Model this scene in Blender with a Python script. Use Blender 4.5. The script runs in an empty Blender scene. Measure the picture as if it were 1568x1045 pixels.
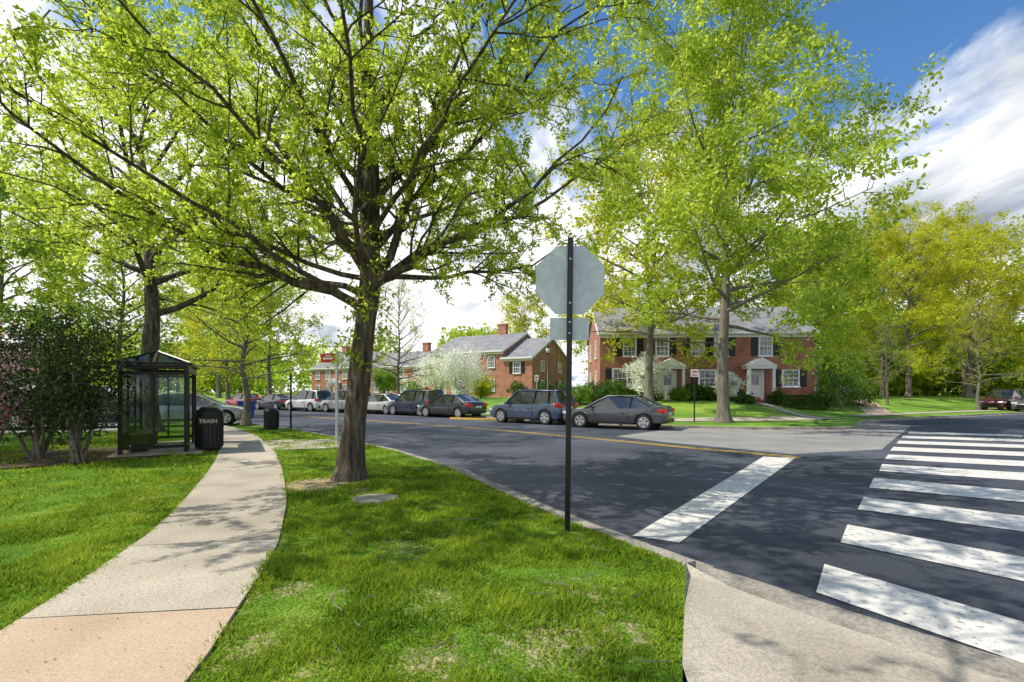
import bpy, bmesh, math, random
import numpy as np
from mathutils import Vector, Matrix, noise
from mathutils.geometry import delaunay_2d_cdt
random.seed(3)
scene = bpy.context.scene
COL = scene.collection

# ------------------------------------------------------------ node helpers
def new_mat(name):
    m = bpy.data.materials.new(name); m.use_nodes = True
    nt = m.node_tree
    return m, nt, nt.nodes, nt.links, nt.nodes['Principled BSDF']

def ramp(nodes, stops):
    r = nodes.new('ShaderNodeValToRGB')
    el = r.color_ramp.elements
    while len(el) < len(stops): el.new(0.5)
    for e, (p, c) in zip(el, stops):
        e.position = p; e.color = (c[0], c[1], c[2], 1)
    return r

def noisy(name, stops, scale=3.0, rough=0.8, bump=0.0, bscale=None, metallic=0.0, detail=4, spec=0.4, island=0.0, second=None, coat=0.0):
    m, nt, N, L, P = new_mat(name)
    tc = N.new('ShaderNodeTexCoord')
    n = N.new('ShaderNodeTexNoise'); n.inputs['Scale'].default_value = scale; n.inputs['Detail'].default_value = detail
    L.new(tc.outputs['Object'], n.inputs['Vector'])
    r = ramp(N, stops); L.new(n.outputs['Fac'], r.inputs[0])
    out = r.outputs[0]
    if second:
        n3 = N.new('ShaderNodeTexNoise'); n3.inputs['Scale'].default_value = second[0]; n3.inputs['Detail'].default_value = 3
        L.new(tc.outputs['Object'], n3.inputs['Vector'])
        r3 = ramp(N, [(0.3, (second[1],)*3), (0.7, (second[2],)*3)]); L.new(n3.outputs['Fac'], r3.inputs[0])
        mx = N.new('ShaderNodeMix'); mx.data_type = 'RGBA'; mx.blend_type = 'MULTIPLY'; mx.inputs[0].default_value = 1
        L.new(out, mx.inputs[6]); L.new(r3.outputs[0], mx.inputs[7]); out = mx.outputs[2]
    if island:
        g = N.new('ShaderNodeNewGeometry')
        mr = N.new('ShaderNodeMapRange'); mr.inputs[3].default_value = 1-island; mr.inputs[4].default_value = 1+island
        L.new(g.outputs['Random Per Island'], mr.inputs[0])
        hs = N.new('ShaderNodeHueSaturation'); L.new(out, hs.inputs['Color']); L.new(mr.outputs[0], hs.inputs['Value']); out = hs.outputs[0]
    L.new(out, P.inputs['Base Color'])
    P.inputs['Roughness'].default_value = rough; P.inputs['Metallic'].default_value = metallic
    P.inputs['Specular IOR Level'].default_value = spec
    P.inputs['Coat Weight'].default_value = coat
    if bump:
        n2 = N.new('ShaderNodeTexNoise'); n2.inputs['Scale'].default_value = bscale or scale*8; n2.inputs['Detail'].default_value = 2
        L.new(tc.outputs['Object'], n2.inputs['Vector'])
        b = N.new('ShaderNodeBump'); b.inputs['Strength'].default_value = bump; b.inputs['Distance'].default_value = 0.02
        L.new(n2.outputs['Fac'], b.inputs['Height']); L.new(b.outputs[0], P.inputs['Normal'])
    return m

def plain(name, c, rough=0.5, metallic=0.0, coat=0.0, var=0.12):
    a = tuple(x*(1-var) for x in c); b = tuple(min(1, x*(1+var)) for x in c)
    return noisy(name, [(0.3, a), (0.7, b)], 4.0, rough, metallic=metallic, coat=coat, detail=2)

def leafmat(name, c0, c1, trans=0.5, nscale=0.5, detail=1, isl=.7):
    m = bpy.data.materials.new(name); m.use_nodes = True
    nt = m.node_tree; N = nt.nodes; L = nt.links
    N.clear()
    out = N.new('ShaderNodeOutputMaterial')
    tc = N.new('ShaderNodeTexCoord'); n = N.new('ShaderNodeTexNoise'); n.inputs['Scale'].default_value = nscale; n.inputs['Detail'].default_value = detail
    L.new(tc.outputs['Object'], n.inputs['Vector'])
    g = N.new('ShaderNodeNewGeometry')
    ad = N.new('ShaderNodeMath'); ad.operation = 'ADD'; L.new(n.outputs['Fac'], ad.inputs[0])
    mu = N.new('ShaderNodeMath'); mu.operation = 'MULTIPLY_ADD'; mu.inputs[1].default_value = isl; mu.inputs[2].default_value = -isl/2
    L.new(g.outputs['Random Per Island'], mu.inputs[0]); L.new(mu.outputs[0], ad.inputs[1])
    r = ramp(N, [(0.15, c0), (0.85, c1)]); L.new(ad.outputs[0], r.inputs[0])
    d = N.new('ShaderNodeBsdfDiffuse'); t = N.new('ShaderNodeBsdfTranslucent')
    L.new(r.outputs[0], d.inputs[0])
    hs = N.new('ShaderNodeHueSaturation'); hs.inputs['Value'].default_value = 1.6; hs.inputs['Saturation'].default_value = 0.97
    hs.inputs['Hue'].default_value = 0.494
    L.new(r.outputs[0], hs.inputs['Color']); L.new(hs.outputs[0], t.inputs[0])
    mx = N.new('ShaderNodeMixShader'); mx.inputs[0].default_value = trans
    L.new(d.outputs[0], mx.inputs[1]); L.new(t.outputs[0], mx.inputs[2])
    L.new(mx.outputs[0], out.inputs[0])
    return m

# ------------------------------------------------------------ materials
M = {}
M['leaf_main'] = leafmat('leaf_main', (0.25, 0.37, 0.022), (0.56, 0.64, 0.075), 0.56, 0.6)
M['leaf_b'] = leafmat('leaf_b', (0.20, 0.31, 0.022), (0.48, 0.57, 0.065), 0.54, 0.35)
M['leaf_yel'] = leafmat('leaf_yel', (0.33, 0.37, 0.02), (0.60, 0.60, 0.055), 0.52, 0.3)
M['leaf_green'] = leafmat('leaf_green', (0.10, 0.20, 0.022), (0.25, 0.38, 0.05), 0.45, 0.3)
M['leaf_dark'] = leafmat('leaf_dark', (0.018, 0.036, 0.016), (0.085, 0.12, 0.04), 0.15, 1.0)
M['leaf_hedge'] = leafmat('leaf_hedge', (0.03, 0.085, 0.015), (0.11, 0.20, 0.04), 0.2, 1.5)
M['blossom'] = leafmat('blossom', (0.6, 0.62, 0.50), (0.86, 0.85, 0.80), 0.4, 1.0)
M['blossom_pink'] = leafmat('blossom_pink', (0.5, 0.24, 0.29), (0.82, 0.56, 0.60), 0.4, 1.0)
M['tulip'] = leafmat('tulip', (0.4, 0.02, 0.03), (0.7, 0.1, 0.12), 0.3, 2.0)
M['blade'] = leafmat('grass_blade', (0.035, 0.13, 0.006), (0.40, 0.50, 0.045), 0.38, 1.4, 4, .45)
M['bark'] = noisy('bark', [(0.3, (0.03, 0.022, 0.015)), (0.5, (0.09, 0.07, 0.05)), (0.75, (0.22, 0.18, 0.13))], 9, 0.95, bump=1.0, bscale=25)
M['bark_l'] = noisy('bark_light', [(0.3, (0.10, 0.085, 0.07)), (0.7, (0.24, 0.21, 0.17))], 6, 0.95, bump=0.8, bscale=18)
for k in ('bark', 'bark_l'):
    nt = M[k].node_tree
    tc = [n for n in nt.nodes if n.type == 'TEX_COORD'][0]
    mp = nt.nodes.new('ShaderNodeMapping'); mp.inputs['Scale'].default_value = (1.6, 1.6, 0.28)
    nt.links.new(tc.outputs['Object'], mp.inputs[0])
    for n in nt.nodes:
        if n.type == 'TEX_NOISE': nt.links.new(mp.outputs[0], n.inputs['Vector'])

M['asphalt'] = noisy('asphalt', [(0.3, (0.036, 0.042, 0.056)), (0.5, (0.062, 0.070, 0.090)), (0.7, (0.105, 0.115, 0.142))], 0.35, 0.7, bump=0.6, bscale=70, second=(60, 0.6, 1.35), spec=0.4, detail=8)
M['asphalt_old'] = noisy('asphalt_old', [(0.3, (0.22, 0.215, 0.205)), (0.7, (0.33, 0.32, 0.30))], 0.7, 0.85, bump=0.4, bscale=70, second=(40, 0.8, 1.1), detail=7)
M['concrete'] = noisy('concrete', [(0.25, (0.36, 0.305, 0.235)), (0.75, (0.58, 0.51, 0.41))], 1.3, 0.9, bump=0.5, bscale=90, second=(45, 0.72, 1.15), island=0.12, detail=8)
M['concrete_k'] = noisy('concrete_kerb', [(0.3, (0.20, 0.18, 0.15)), (0.7, (0.44, 0.40, 0.33))], 2.2, 0.9, bump=0.6, bscale=60, second=(30, 0.7, 1.2), island=0.1)
M['paving_pink'] = noisy('concrete_tan', [(0.3, (0.47, 0.34, 0.23)), (0.7, (0.60, 0.46, 0.33))], 1.3, 0.9, bump=0.3, bscale=90, second=(45, 0.82, 1.1), detail=7)
def paintmat(name, c, thr):
    m = noisy(name, [(0.3, tuple(x*0.8 for x in c)), (0.7, c)], 2.5, 0.7, bump=0.3, bscale=80)
    nt = m.node_tree; N = nt.nodes; L = nt.links; P = N['Principled BSDF']
    tc = N.new('ShaderNodeTexCoord'); n = N.new('ShaderNodeTexNoise'); n.inputs['Scale'].default_value = 14; n.inputs['Detail'].default_value = 8; n.inputs['Roughness'].default_value = 0.75
    L.new(tc.outputs['Object'], n.inputs['Vector'])
    r = ramp(N, [(thr, (0, 0, 0)), (thr+0.06, (1, 1, 1))]); L.new(n.outputs['Fac'], r.inputs[0])
    old = P.inputs['Base Color'].links[0].from_socket
    mx = N.new('ShaderNodeMix'); mx.data_type = 'RGBA'; L.new(r.outputs[0], mx.inputs[0])
    mx.inputs[6].default_value = (0.24, 0.24, 0.24, 1); L.new(old, mx.inputs[7]); L.new(mx.outputs[2], P.inputs['Base Color'])
    return m
M['white_line'] = paintmat('road_paint_white', (0.76, 0.73, 0.66), 0.385)
M['yellow_line'] = paintmat('road_paint_yellow', (0.70, 0.44, 0.06), 0.38)
M['dirt'] = noisy('mulch', [(0.3, (0.03, 0.018, 0.012)), (0.7, (0.13, 0.075, 0.045))], 18, 0.95, bump=1, bscale=50)
M['farlawn'] = noisy('lawn_far', [(0.3, (0.07, 0.18, 0.012)), (0.5, (0.16, 0.31, 0.022)), (0.72, (0.30, 0.42, 0.05))], 0.5, 0.95, bump=1, bscale=30, second=(14, 0.6, 1.25), detail=8)
M['black'] = plain('black_metal', (0.012, 0.012, 0.013), 0.35)
M['bronze'] = plain('dark_bronze', (0.02, 0.019, 0.018), 0.35, 0.3)
M['alu'] = noisy('aluminium', [(0.3, (0.46, 0.53, 0.55)), (0.7, (0.62, 0.68, 0.70))], 2.2, 0.5, metallic=0.1, second=(20, 0.88, 1.08))
M['red'] = plain('sign_red', (0.55, 0.02, 0.02), 0.4)
M['white'] = plain('white_trim', (0.80, 0.79, 0.76), 0.5, var=0.04)
M['greywhite'] = plain('galvanised', (0.55, 0.56, 0.57), 0.45, 0.2)
M['shutter'] = plain('shutter', (0.012, 0.014, 0.016), 0.5)
M['slate'] = noisy('slate_roof', [(0.3, (0.19, 0.19, 0.195)), (0.7, (0.31, 0.305, 0.30))], 1.2, 0.8, bump=0.6, bscale=12, second=(9, 0.65, 1.25))
M['tire'] = plain('tire', (0.015, 0.015, 0.015), 0.8)
M['rim'] = plain('rim', (0.5, 0.51, 0.52), 0.3, 0.7)
M['tail'] = plain('tail_light', (0.5, 0.012, 0.012), 0.2, coat=1)
M['lamp'] = plain('head_light', (0.6, 0.62, 0.65), 0.15, coat=1)
M['bluebin'] = plain('blue_plastic', (0.02, 0.06, 0.35), 0.5)
M['stone'] = noisy('stone', [(0.3, (0.30, 0.26, 0.2)), (0.7, (0.45, 0.40, 0.32))], 5, 0.9, bump=0.5)
def glass(name, c, rough=0.06):
    m, nt, N, L, P = new_mat(name)
    tc = N.new('ShaderNodeTexCoord'); n = N.new('ShaderNodeTexNoise'); n.inputs['Scale'].default_value = 1.1; n.inputs['Detail'].default_value = 1
    L.new(tc.outputs['Object'], n.inputs['Vector'])
    r = ramp(N, [(0.4, c), (0.65, tuple(min(1, x*2.8+0.03) for x in c))]); L.new(n.outputs['Fac'], r.inputs[0])
    L.new(r.outputs[0], P.inputs['Base Color'])
    P.inputs['Roughness'].default_value = rough; P.inputs['Specular IOR Level'].default_value = 0.9; P.inputs['Coat Weight'].default_value = 0.5
    return m
M['winglass'] = glass('window_glass', (0.06, 0.07, 0.085))
M['carglass'] = glass('car_glass', (0.015, 0.018, 0.02))
m = bpy.data.materials.new('clear_glass'); m.use_nodes = True; N = m.node_tree.nodes; L = m.node_tree.links; N.clear()
o = N.new('ShaderNodeOutputMaterial'); t = N.new('ShaderNodeBsdfTransparent'); t.inputs[0].default_value = (0.85, 0.90, 0.90, 1)
g = N.new('ShaderNodeBsdfGlossy'); g.inputs['Roughness'].default_value = 0.05; fr = N.new('ShaderNodeFresnel'); fr.inputs[0].default_value = 1.5
mx = N.new('ShaderNodeMixShader'); L.new(fr.outputs[0], mx.inputs[0]); L.new(t.outputs[0], mx.inputs[1]); L.new(g.outputs[0], mx.inputs[2]); L.new(mx.outputs[0], o.inputs[0])
M['clear'] = m
def brickmat(name, a, b, mortar):
    m, nt, N, L, P = new_mat(name)
    tc = N.new('ShaderNodeTexCoord'); s = N.new('ShaderNodeSeparateXYZ'); L.new(tc.outputs['Object'], s.inputs[0])
    ad = N.new('ShaderNodeMath'); ad.operation = 'ADD'; L.new(s.outputs[0], ad.inputs[0]); L.new(s.outputs[1], ad.inputs[1])
    c = N.new('ShaderNodeCombineXYZ'); L.new(ad.outputs[0], c.inputs[0]); L.new(s.outputs[2], c.inputs[1])
    bt = N.new('ShaderNodeTexBrick'); L.new(c.outputs[0], bt.inputs['Vector'])
    bt.inputs['Color1'].default_value = (*a, 1); bt.inputs['Color2'].default_value = (*b, 1); bt.inputs['Mortar'].default_value = (*mortar, 1)
    bt.inputs['Scale'].default_value = 1; bt.inputs['Brick Width'].default_value = 0.215; bt.inputs['Row Height'].default_value = 0.073; bt.inputs['Mortar Size'].default_value = 0.008
    n = N.new('ShaderNodeTexNoise'); n.inputs['Scale'].default_value = 1.3; n.inputs['Detail'].default_value = 5; L.new(tc.outputs['Object'], n.inputs['Vector'])
    r = ramp(N, [(0.3, (0.72,)*3), (0.7, (1.2,)*3)]); L.new(n.outputs['Fac'], r.inputs[0])
    mx = N.new('ShaderNodeMix'); mx.data_type = 'RGBA'; mx.blend_type = 'MULTIPLY'; mx.inputs[0].default_value = 1
    L.new(bt.outputs[0], mx.inputs[6]); L.new(r.outputs[0], mx.inputs[7]); L.new(mx.outputs[2], P.inputs['Base Color'])
    P.inputs['Roughness'].default_value = 0.9
    return m
M['brick'] = brickmat('brick_red', (0.42, 0.13, 0.075), (0.28, 0.08, 0.05), (0.36, 0.27, 0.22))
M['brick2'] = brickmat('brick_orange', (0.52, 0.18, 0.09), (0.38, 0.12, 0.065), (0.42, 0.32, 0.25))

m, nt, N, L, P = new_mat('lawn_soil')
tc = N.new('ShaderNodeTexCoord')
n = N.new('ShaderNodeTexNoise'); n.inputs['Scale'].default_value = 1.1; n.inputs['Detail'].default_value = 6; L.new(tc.outputs['Object'], n.inputs['Vector'])
r = ramp(N, [(0.25, (0.05, 0.13, 0.01)), (0.55, (0.13, 0.25, 0.02)), (0.8, (0.28, 0.36, 0.06))]); L.new(n.outputs['Fac'], r.inputs[0])
n2 = N.new('ShaderNodeTexNoise'); n2.inputs['Scale'].default_value = 12; n2.inputs['Detail'].default_value = 6; L.new(tc.outputs['Object'], n2.inputs['Vector'])
r2 = ramp(N, [(0.3, (0.28, 0.21, 0.11)), (0.7, (0.52, 0.42, 0.25))]); L.new(n2.outputs['Fac'], r2.inputs[0])
at = N.new('ShaderNodeAttribute'); at.attribute_name = 'dirt'
ad = N.new('ShaderNodeMath'); ad.operation = 'ADD'; L.new(at.outputs['Fac'], ad.inputs[0])
ms = N.new('ShaderNodeMath'); ms.operation = 'MULTIPLY_ADD'; ms.inputs[1].default_value = 1.5; ms.inputs[2].default_value = -0.75
L.new(n2.outputs['Fac'], ms.inputs[0]); L.new(ms.outputs[0], ad.inputs[1])
rr = ramp(N, [(0.25, (0, 0, 0)), (0.75, (1, 1, 1))]); L.new(ad.outputs[0], rr.inputs[0])
mx = N.new('ShaderNodeMix'); mx.data_type = 'RGBA'; L.new(rr.outputs[0], mx.inputs[0]); L.new(r.outputs[0], mx.inputs[6]); L.new(r2.outputs[0], mx.inputs[7])
n4 = N.new('ShaderNodeTexNoise'); n4.inputs['Scale'].default_value = 45; L.new(tc.outputs['Object'], n4.inputs['Vector'])
r4 = ramp(N, [(0.3, (0.6,)*3), (0.7, (1.3,)*3)]); L.new(n4.outputs['Fac'], r4.inputs[0])
mx2 = N.new('ShaderNodeMix'); mx2.data_type = 'RGBA'; mx2.blend_type = 'MULTIPLY'; mx2.inputs[0].default_value = 1
L.new(mx.outputs[2], mx2.inputs[6]); L.new(r4.outputs[0], mx2.inputs[7]); L.new(mx2.outputs[2], P.inputs['Base Color'])
P.inputs['Roughness'].default_value = 1; P.inputs['Specular IOR Level'].default_value = 0.1
b = N.new('ShaderNodeBump'); b.inputs['Distance'].default_value = 0.03; L.new(n4.outputs['Fac'], b.inputs['Height']); L.new(b.outputs[0], P.inputs['Normal'])
M['lawn'] = m

# ------------------------------------------------------------ mesh helpers
class MB:
    def __init__(s): s.v = []; s.f = []; s.m = []
    def add(s, vs, fs, m=0):
        o = len(s.v); s.v += [tuple(map(float, p)) for p in vs]
        s.f += [tuple(o+i for i in f) for f in fs]; s.m += [m]*len(fs)
    def box(s, x0, x1, y0, y1, z0, z1, m=0):
        if x0 > x1: x0, x1 = x1, x0
        if y0 > y1: y0, y1 = y1, y0
        s.add([(x0,y0,z0),(x1,y0,z0),(x1,y1,z0),(x0,y1,z0),(x0,y0,z1),(x1,y0,z1),(x1,y1,z1),(x0,y1,z1)],
              [(0,3,2,1),(4,5,6,7),(0,1,5,4),(1,2,6,5),(2,3,7,6),(3,0,4,7)], m)
    def prism(s, poly, axis, a, b, m=0):
        n = len(poly)
        def P(p, t):
            if axis == 'x': return (t, p[0], p[1])
            if axis == 'y': return (p[0], t, p[1])
            return (p[0], p[1], t)
        s.add([P(p, a) for p in poly]+[P(p, b) for p in poly],
              [tuple(range(n)), tuple(range(2*n-1, n-1, -1))]+[(i, i+n, (i+1) % n+n, (i+1) % n) for i in range(n)], m)
    def tube(s, pts, rads, n=6, m=0, cap=False):
        pts = np.asarray(pts, float); k = len(pts)
        t = np.gradient(pts, axis=0); t /= (np.linalg.norm(t, axis=1, keepdims=True)+1e-9)
        ref = np.array([1.0, 0, 0]) if abs(t[0][0]) < 0.7 else np.array([0, 1.0, 0])
        a = np.cross(t, ref); a /= (np.linalg.norm(a, axis=1, keepdims=True)+1e-9); b = np.cross(t, a)
        ang = np.arange(n)*2*math.pi/n
        R = np.asarray(rads, float)[:, None, None]
        ring = pts[:, None, :]+R*(np.cos(ang)[None, :, None]*a[:, None, :]+np.sin(ang)[None, :, None]*b[:, None, :])
        o = len(s.v); s.v += [tuple(p) for p in ring.reshape(-1, 3).tolist()]
        for i in range(k-1):
            for j in range(n):
                j2 = (j+1) % n
                s.f.append((o+i*n+j, o+i*n+j2, o+(i+1)*n+j2, o+(i+1)*n+j)); s.m.append(m)
        if cap:
            s.f.append(tuple(o+j for j in range(n-1, -1, -1))); s.m.append(m)
            s.f.append(tuple(o+(k-1)*n+j for j in range(n))); s.m.append(m)
    def build(s, name, mats, parent=None, smooth=False, loc=None, rotz=0, bevel=0, recalc=True):
        me = bpy.data.meshes.new(name); me.from_pydata(s.v, [], s.f)
        for x in mats: me.materials.append(x)
        me.polygons.foreach_set('material_index', s.m)
        if recalc:
            bm = bmesh.new(); bm.from_mesh(me); bmesh.ops.recalc_face_normals(bm, faces=bm.faces); bm.to_mesh(me); bm.free()
        if smooth: me.polygons.foreach_set('use_smooth', [True]*len(s.f))
        me.update()
        ob = bpy.data.objects.new(name, me); COL.objects.link(ob)
        if parent: ob.parent = parent
        if loc is not None: ob.location = loc
        ob.rotation_euler[2] = rotz
        if bevel:
            bv = ob.modifiers.new('bevel', 'BEVEL'); bv.width = bevel; bv.segments = 2; bv.limit_method = 'ANGLE'
        return ob

def empty(name, loc=(0, 0, 0), rotz=0):
    e = bpy.data.objects.new(name, None); COL.objects.link(e); e.location = loc; e.rotation_euler[2] = rotz
    e.empty_display_size = 0.2
    return e

def npmesh(name, V, k, mat, parent=None, loc=None):
    nV = len(V); nF = nV//k
    me = bpy.data.meshes.new(name)
    me.vertices.add(nV); me.vertices.foreach_set('co', V.astype(np.float32).ravel())
    me.loops.add(nV); me.loops.foreach_set('vertex_index', np.arange(nV, dtype=np.int32))
    me.polygons.add(nF); me.polygons.foreach_set('loop_start', np.arange(0, nV, k, dtype=np.int32))
    me.update(calc_edges=True); me.materials.append(mat)
    ob = bpy.data.objects.new(name, me); COL.objects.link(ob)
    if parent: ob.parent = parent
    if loc is not None: ob.location = loc
    return ob

def leaf_quads(C, size, rng, aspect=0.5, flat=0.0):
    n = len(C)
    a = rng.normal(size=(n, 3)); a[:, 2] *= (1-flat); a /= np.linalg.norm(a, axis=1, keepdims=True)
    b = rng.normal(size=(n, 3)); b[:, 2] *= (1-flat); b -= (a*b).sum(1, keepdims=True)*a; b /= np.linalg.norm(b, axis=1, keepdims=True)
    s = (size*rng.uniform(0.6, 1.35, n))[:, None]
    a = a*s*0.5; b = b*s*0.5*aspect
    nrm = np.cross(a, b); nrm /= (np.linalg.norm(nrm, axis=1, keepdims=True)+1e-9)
    V = np.stack([C-a, C+b-a*0.1+nrm*s*0.08, C+a, C-b-a*0.1+nrm*s*0.08], axis=1)
    return V.reshape(-1, 3)

# ------------------------------------------------------------ terrain functions
NK = [(-150, 110), (-45, 46), (-22, 29.5), (-12.5, 22.9), (-9.3, 20.1), (-5.7, 15.9), (-3.16, 12.7), (-1.23, 9.72), (0.06, 6.95), (0.67, 5.74), (1.21, 4.82), (1.54, 4.28)]
FKp = [(-150, 120), (-60, 70), (-45, 60), (-20, 44), (-10, 37), (-3, 31), (1.7, 26.6), (5.4, 23.4), (7.5, 21.9), (10.5, 20.9), (14.2, 20.9), (15.6, 21.8), (17.2, 24.2), (19.5, 26.5), (26, 30), (36, 35), (60, 45), (150, 75)]
fx = np.array([p[0] for p in FKp], float); fy = np.array([p[1] for p in FKp], float)
def FK(x): return float(np.interp(x, fx, fy))
def H(x, y):
    t = (y-FK(x)-3)/9.0; t = max(0, min(1, t)); t = t*t*(3-2*t)
    return 0.10+0.87*t
KT = 0.10
SL = [(-2.8, -1.5), (-2.95, 1.0), (-3.2, 2.8), (-3.32, 3.32), (-3.63, 4.38), (-4.01, 5.46), (-4.79, 7.17), (-6.18, 9.97), (-7.7, 12.7), (-11.6, 19.1), (-17, 25.2), (-30, 34), (-60, 56)]
SR = [(-1.35, -1.5), (-1.5, 1.0), (-1.72, 2.58), (-1.97, 3.53), (-2.26, 4.59), (-2.7, 5.7), (-3.35, 7.17), (-4.77, 9.97), (-6.6, 13.2), (-9.9, 18.1), (-15.6, 24.2), (-29, 32.9), (-59, 55)]
sly = np.array([p[1] for p in SL]); slx = np.array([p[0] for p in SL]); sry = np.array([p[1] for p in SR]); srx = np.array([p[0] for p in SR])
def in_walk(x, y, pad=0.0):
    return (x > np.interp(y, sly, slx)-pad) & (x < np.interp(y, sry, srx)+pad)
nky = np.array([p[1] for p in NK][::-1], float); nkx = np.array([p[0] for p in NK][::-1], float)
def vergemask(x, y):
    e = np.interp(y, nky, nkx)
    e2 = np.interp(y, [-3, 0, 2.58, 4.28], [0.3, 0.5, 0.91, 1.54])
    return x < np.where(y < 4.28, e2, e)-0.02
patches = [(-3.25, 8.0, .75, 1.0), (-2.4, 7.6, .4, .6), (0.27, 3.0, .45, .55), (0.75, 3.1, .3, .5), (-1.75, 3.8, .22, .6), (-1.35, 3.75, .16, .5), (-5.2, 6.9, .35, .7), (-1.57, 2.9, .25, .6),
           (-.47, 2.75, .3, .55), (-1.1, 2.7, .2, .5), (-2.0, 4.6, .14, .6), (-1.0, 4.8, .35, .45), (-.3, 5.2, .3, .42), (-5.6, 8.3, .4, .5), (0.6, 3.6, .4, .42), (-1.9, 6.9, .45, .55), (-4.6, 6.0, .25, .4), (-3.6, 2.9, .2, .6), (-.6, 3.6, .5, .4), (-1.4, 5.8, .4, .4)]
def dirt(x, y):
    d = np.zeros_like(x)
    for px, py, r, a in patches:
        d = np.maximum(d, a*np.exp(-(((x-px)**2+(y-py)**2)/(r*r))))
    e = np.minimum(np.abs(x-np.interp(y, sly, slx)), np.abs(x-np.interp(y, sry, srx)))
    d = np.maximum(d, 0.48*np.exp(-(e/0.07)**2))
    return d
def und(x, y):
    return -0.012+0.010*np.sin(x*1.9+1)*np.cos(y*1.5)+0.006*np.sin(x*5+y*3)

g = MB(); g.add([(-1500, -300, -.03), (1500, -300, -.03), (1500, 2500, -.03), (-1500, 2500, -.03)], [(0, 1, 2, 3)])
g.build('ground', [M['farlawn']])
g = MB(); g.add([(-160, -60, 0), (160, -60, 0), (160, 125, 0), (-160, 125, 0)], [(0, 1, 2, 3)])
g.build('road', [M['asphalt']])

poly = [(float(x), float(y)) for x, y in NK] + [(0.91, 2.58), (0.5, 0), (0.3, -3), (0.3, -50), (-150, -50)]
pts = [Vector(p) for p in poly]; nb = len(pts)
rng = np.random.default_rng(1)
gx, gy = np.meshgrid(np.arange(-12, 1.6, 0.13), np.arange(1.6, 13, 0.13))
gx = gx.ravel()+rng.uniform(-.04, .04, gx.size); gy = gy.ravel()+rng.uniform(-.04, .04, gy.size)
msk = vergemask(gx+0.1, gy)
pts += [Vector((float(a), float(b))) for a, b in zip(gx[msk], gy[msk])]
gx, gy = np.meshgrid(np.arange(-60, 0, 1.5), np.arange(-10, 45, 1.5)); gx = gx.ravel(); gy = gy.ravel()
msk = vergemask(gx+0.8, gy) & ~((gx > -12.1) & (gy > 1.5) & (gy < 13.1))
pts += [Vector((float(a), float(b))) for a, b in zip(gx[msk], gy[msk])]
edges = [(i, (i+1) % nb) for i in range(nb)]
res = delaunay_2d_cdt(pts, edges, [], 1, 1e-4)
vx = np.array([p[0] for p in res[0]]); vy = np.array([p[1] for p in res[0]])
vz = KT+und(vx, vy)
me = bpy.data.meshes.new('lawn'); me.from_pydata(list(zip(vx.tolist(), vy.tolist(), vz.tolist())), [], [tuple(f) for f in res[2]])
at = me.attributes.new('dirt', 'FLOAT', 'POINT'); at.data.foreach_set('value', dirt(vx, vy).astype(np.float32))
me.materials.append(M['lawn'])
me.polygons.foreach_set('use_smooth', [True]*len(me.polygons)); me.update()
ob = bpy.data.objects.new('lawn', me); COL.objects.link(ob)
bm = bmesh.new(); bm.from_mesh(me)
for f in bm.faces:
    if f.normal.z < 0: f.normal_flip()
bm.to_mesh(me); bm.free()

def blades(n, xr, yr, hgt, seed):
    rng = np.random.default_rng(seed)
    x = rng.uniform(*xr, n); y = yr[0]+(yr[1]-yr[0])*rng.uniform(0, 1, n)**1.35
    clump = np.array([noise.noise(Vector((a*1.6, b*1.6, 0)))+.6*noise.noise(Vector((a*6, b*6, 3))) for a, b in zip(x, y)])
    d = dirt(x, y)+rng.normal(0, .16, n)
    k = vergemask(x, y) & ~in_walk(x, y, -0.03) & (d < 0.42) & (clump+rng.normal(0, .3, n) > -0.38)
    k &= np.abs(np.array(x*740/y)) < 900
    k &= ~(((x+2.86)**2+(y-8.5)**2) < 0.12)
    k &= ~(((x+1.95)**2+(y-6.95)**2) < 0.1)
    x = x[k]; y = y[k]; clump = clump[k]; n = len(x)
    h = hgt*rng.uniform(.5, 1.3, n)*np.clip(1+1.3*clump, .4, 2.2); w = 0.0032+0.0011*y
    an = rng.uniform(0, math.pi, n); ln = rng.normal(0, .6, (n, 2))*h[:, None]
    z = KT+und(x, y)-.004
    P0 = np.stack([x-np.cos(an)*w, y-np.sin(an)*w, z], 1); P1 = np.stack([x+np.cos(an)*w, y+np.sin(an)*w, z], 1)
    P2 = np.stack([x+ln[:, 0], y+ln[:, 1], z+h], 1)
    return np.stack([P0, P1, P2], 1).reshape(-1, 3)
V = np.concatenate([blades(270000, (-6, 1.6), (2.2, 9), 0.042, 5), blades(110000, (-14, 0), (4, 19), 0.048, 6)])
npmesh('grass', V, 3, M['blade'])

xs = np.unique(np.concatenate([np.arange(-150, 150, 6), fx, np.arange(-12, 40, 1.0)]))
ts = [0, .5, 1, 2, 3, 4, 5, 6, 7, 8, 9, 10, 11, 12, 14, 18, 25, 40, 70, 150, 400]
mb = MB(); vs = []; fs = []
for x in xs:
    for t in ts:
        y = FK(x)+t; vs.append((x, y, H(x, y)))
nt_ = len(ts)
for i in range(len(xs)-1):
    for j in range(nt_-1): fs.append((i*nt_+j, (i+1)*nt_+j, (i+1)*nt_+j+1, i*nt_+j+1))
mb.add(vs, fs); mb.build('hill_lawn', [M['farlawn']], smooth=True)

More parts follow.
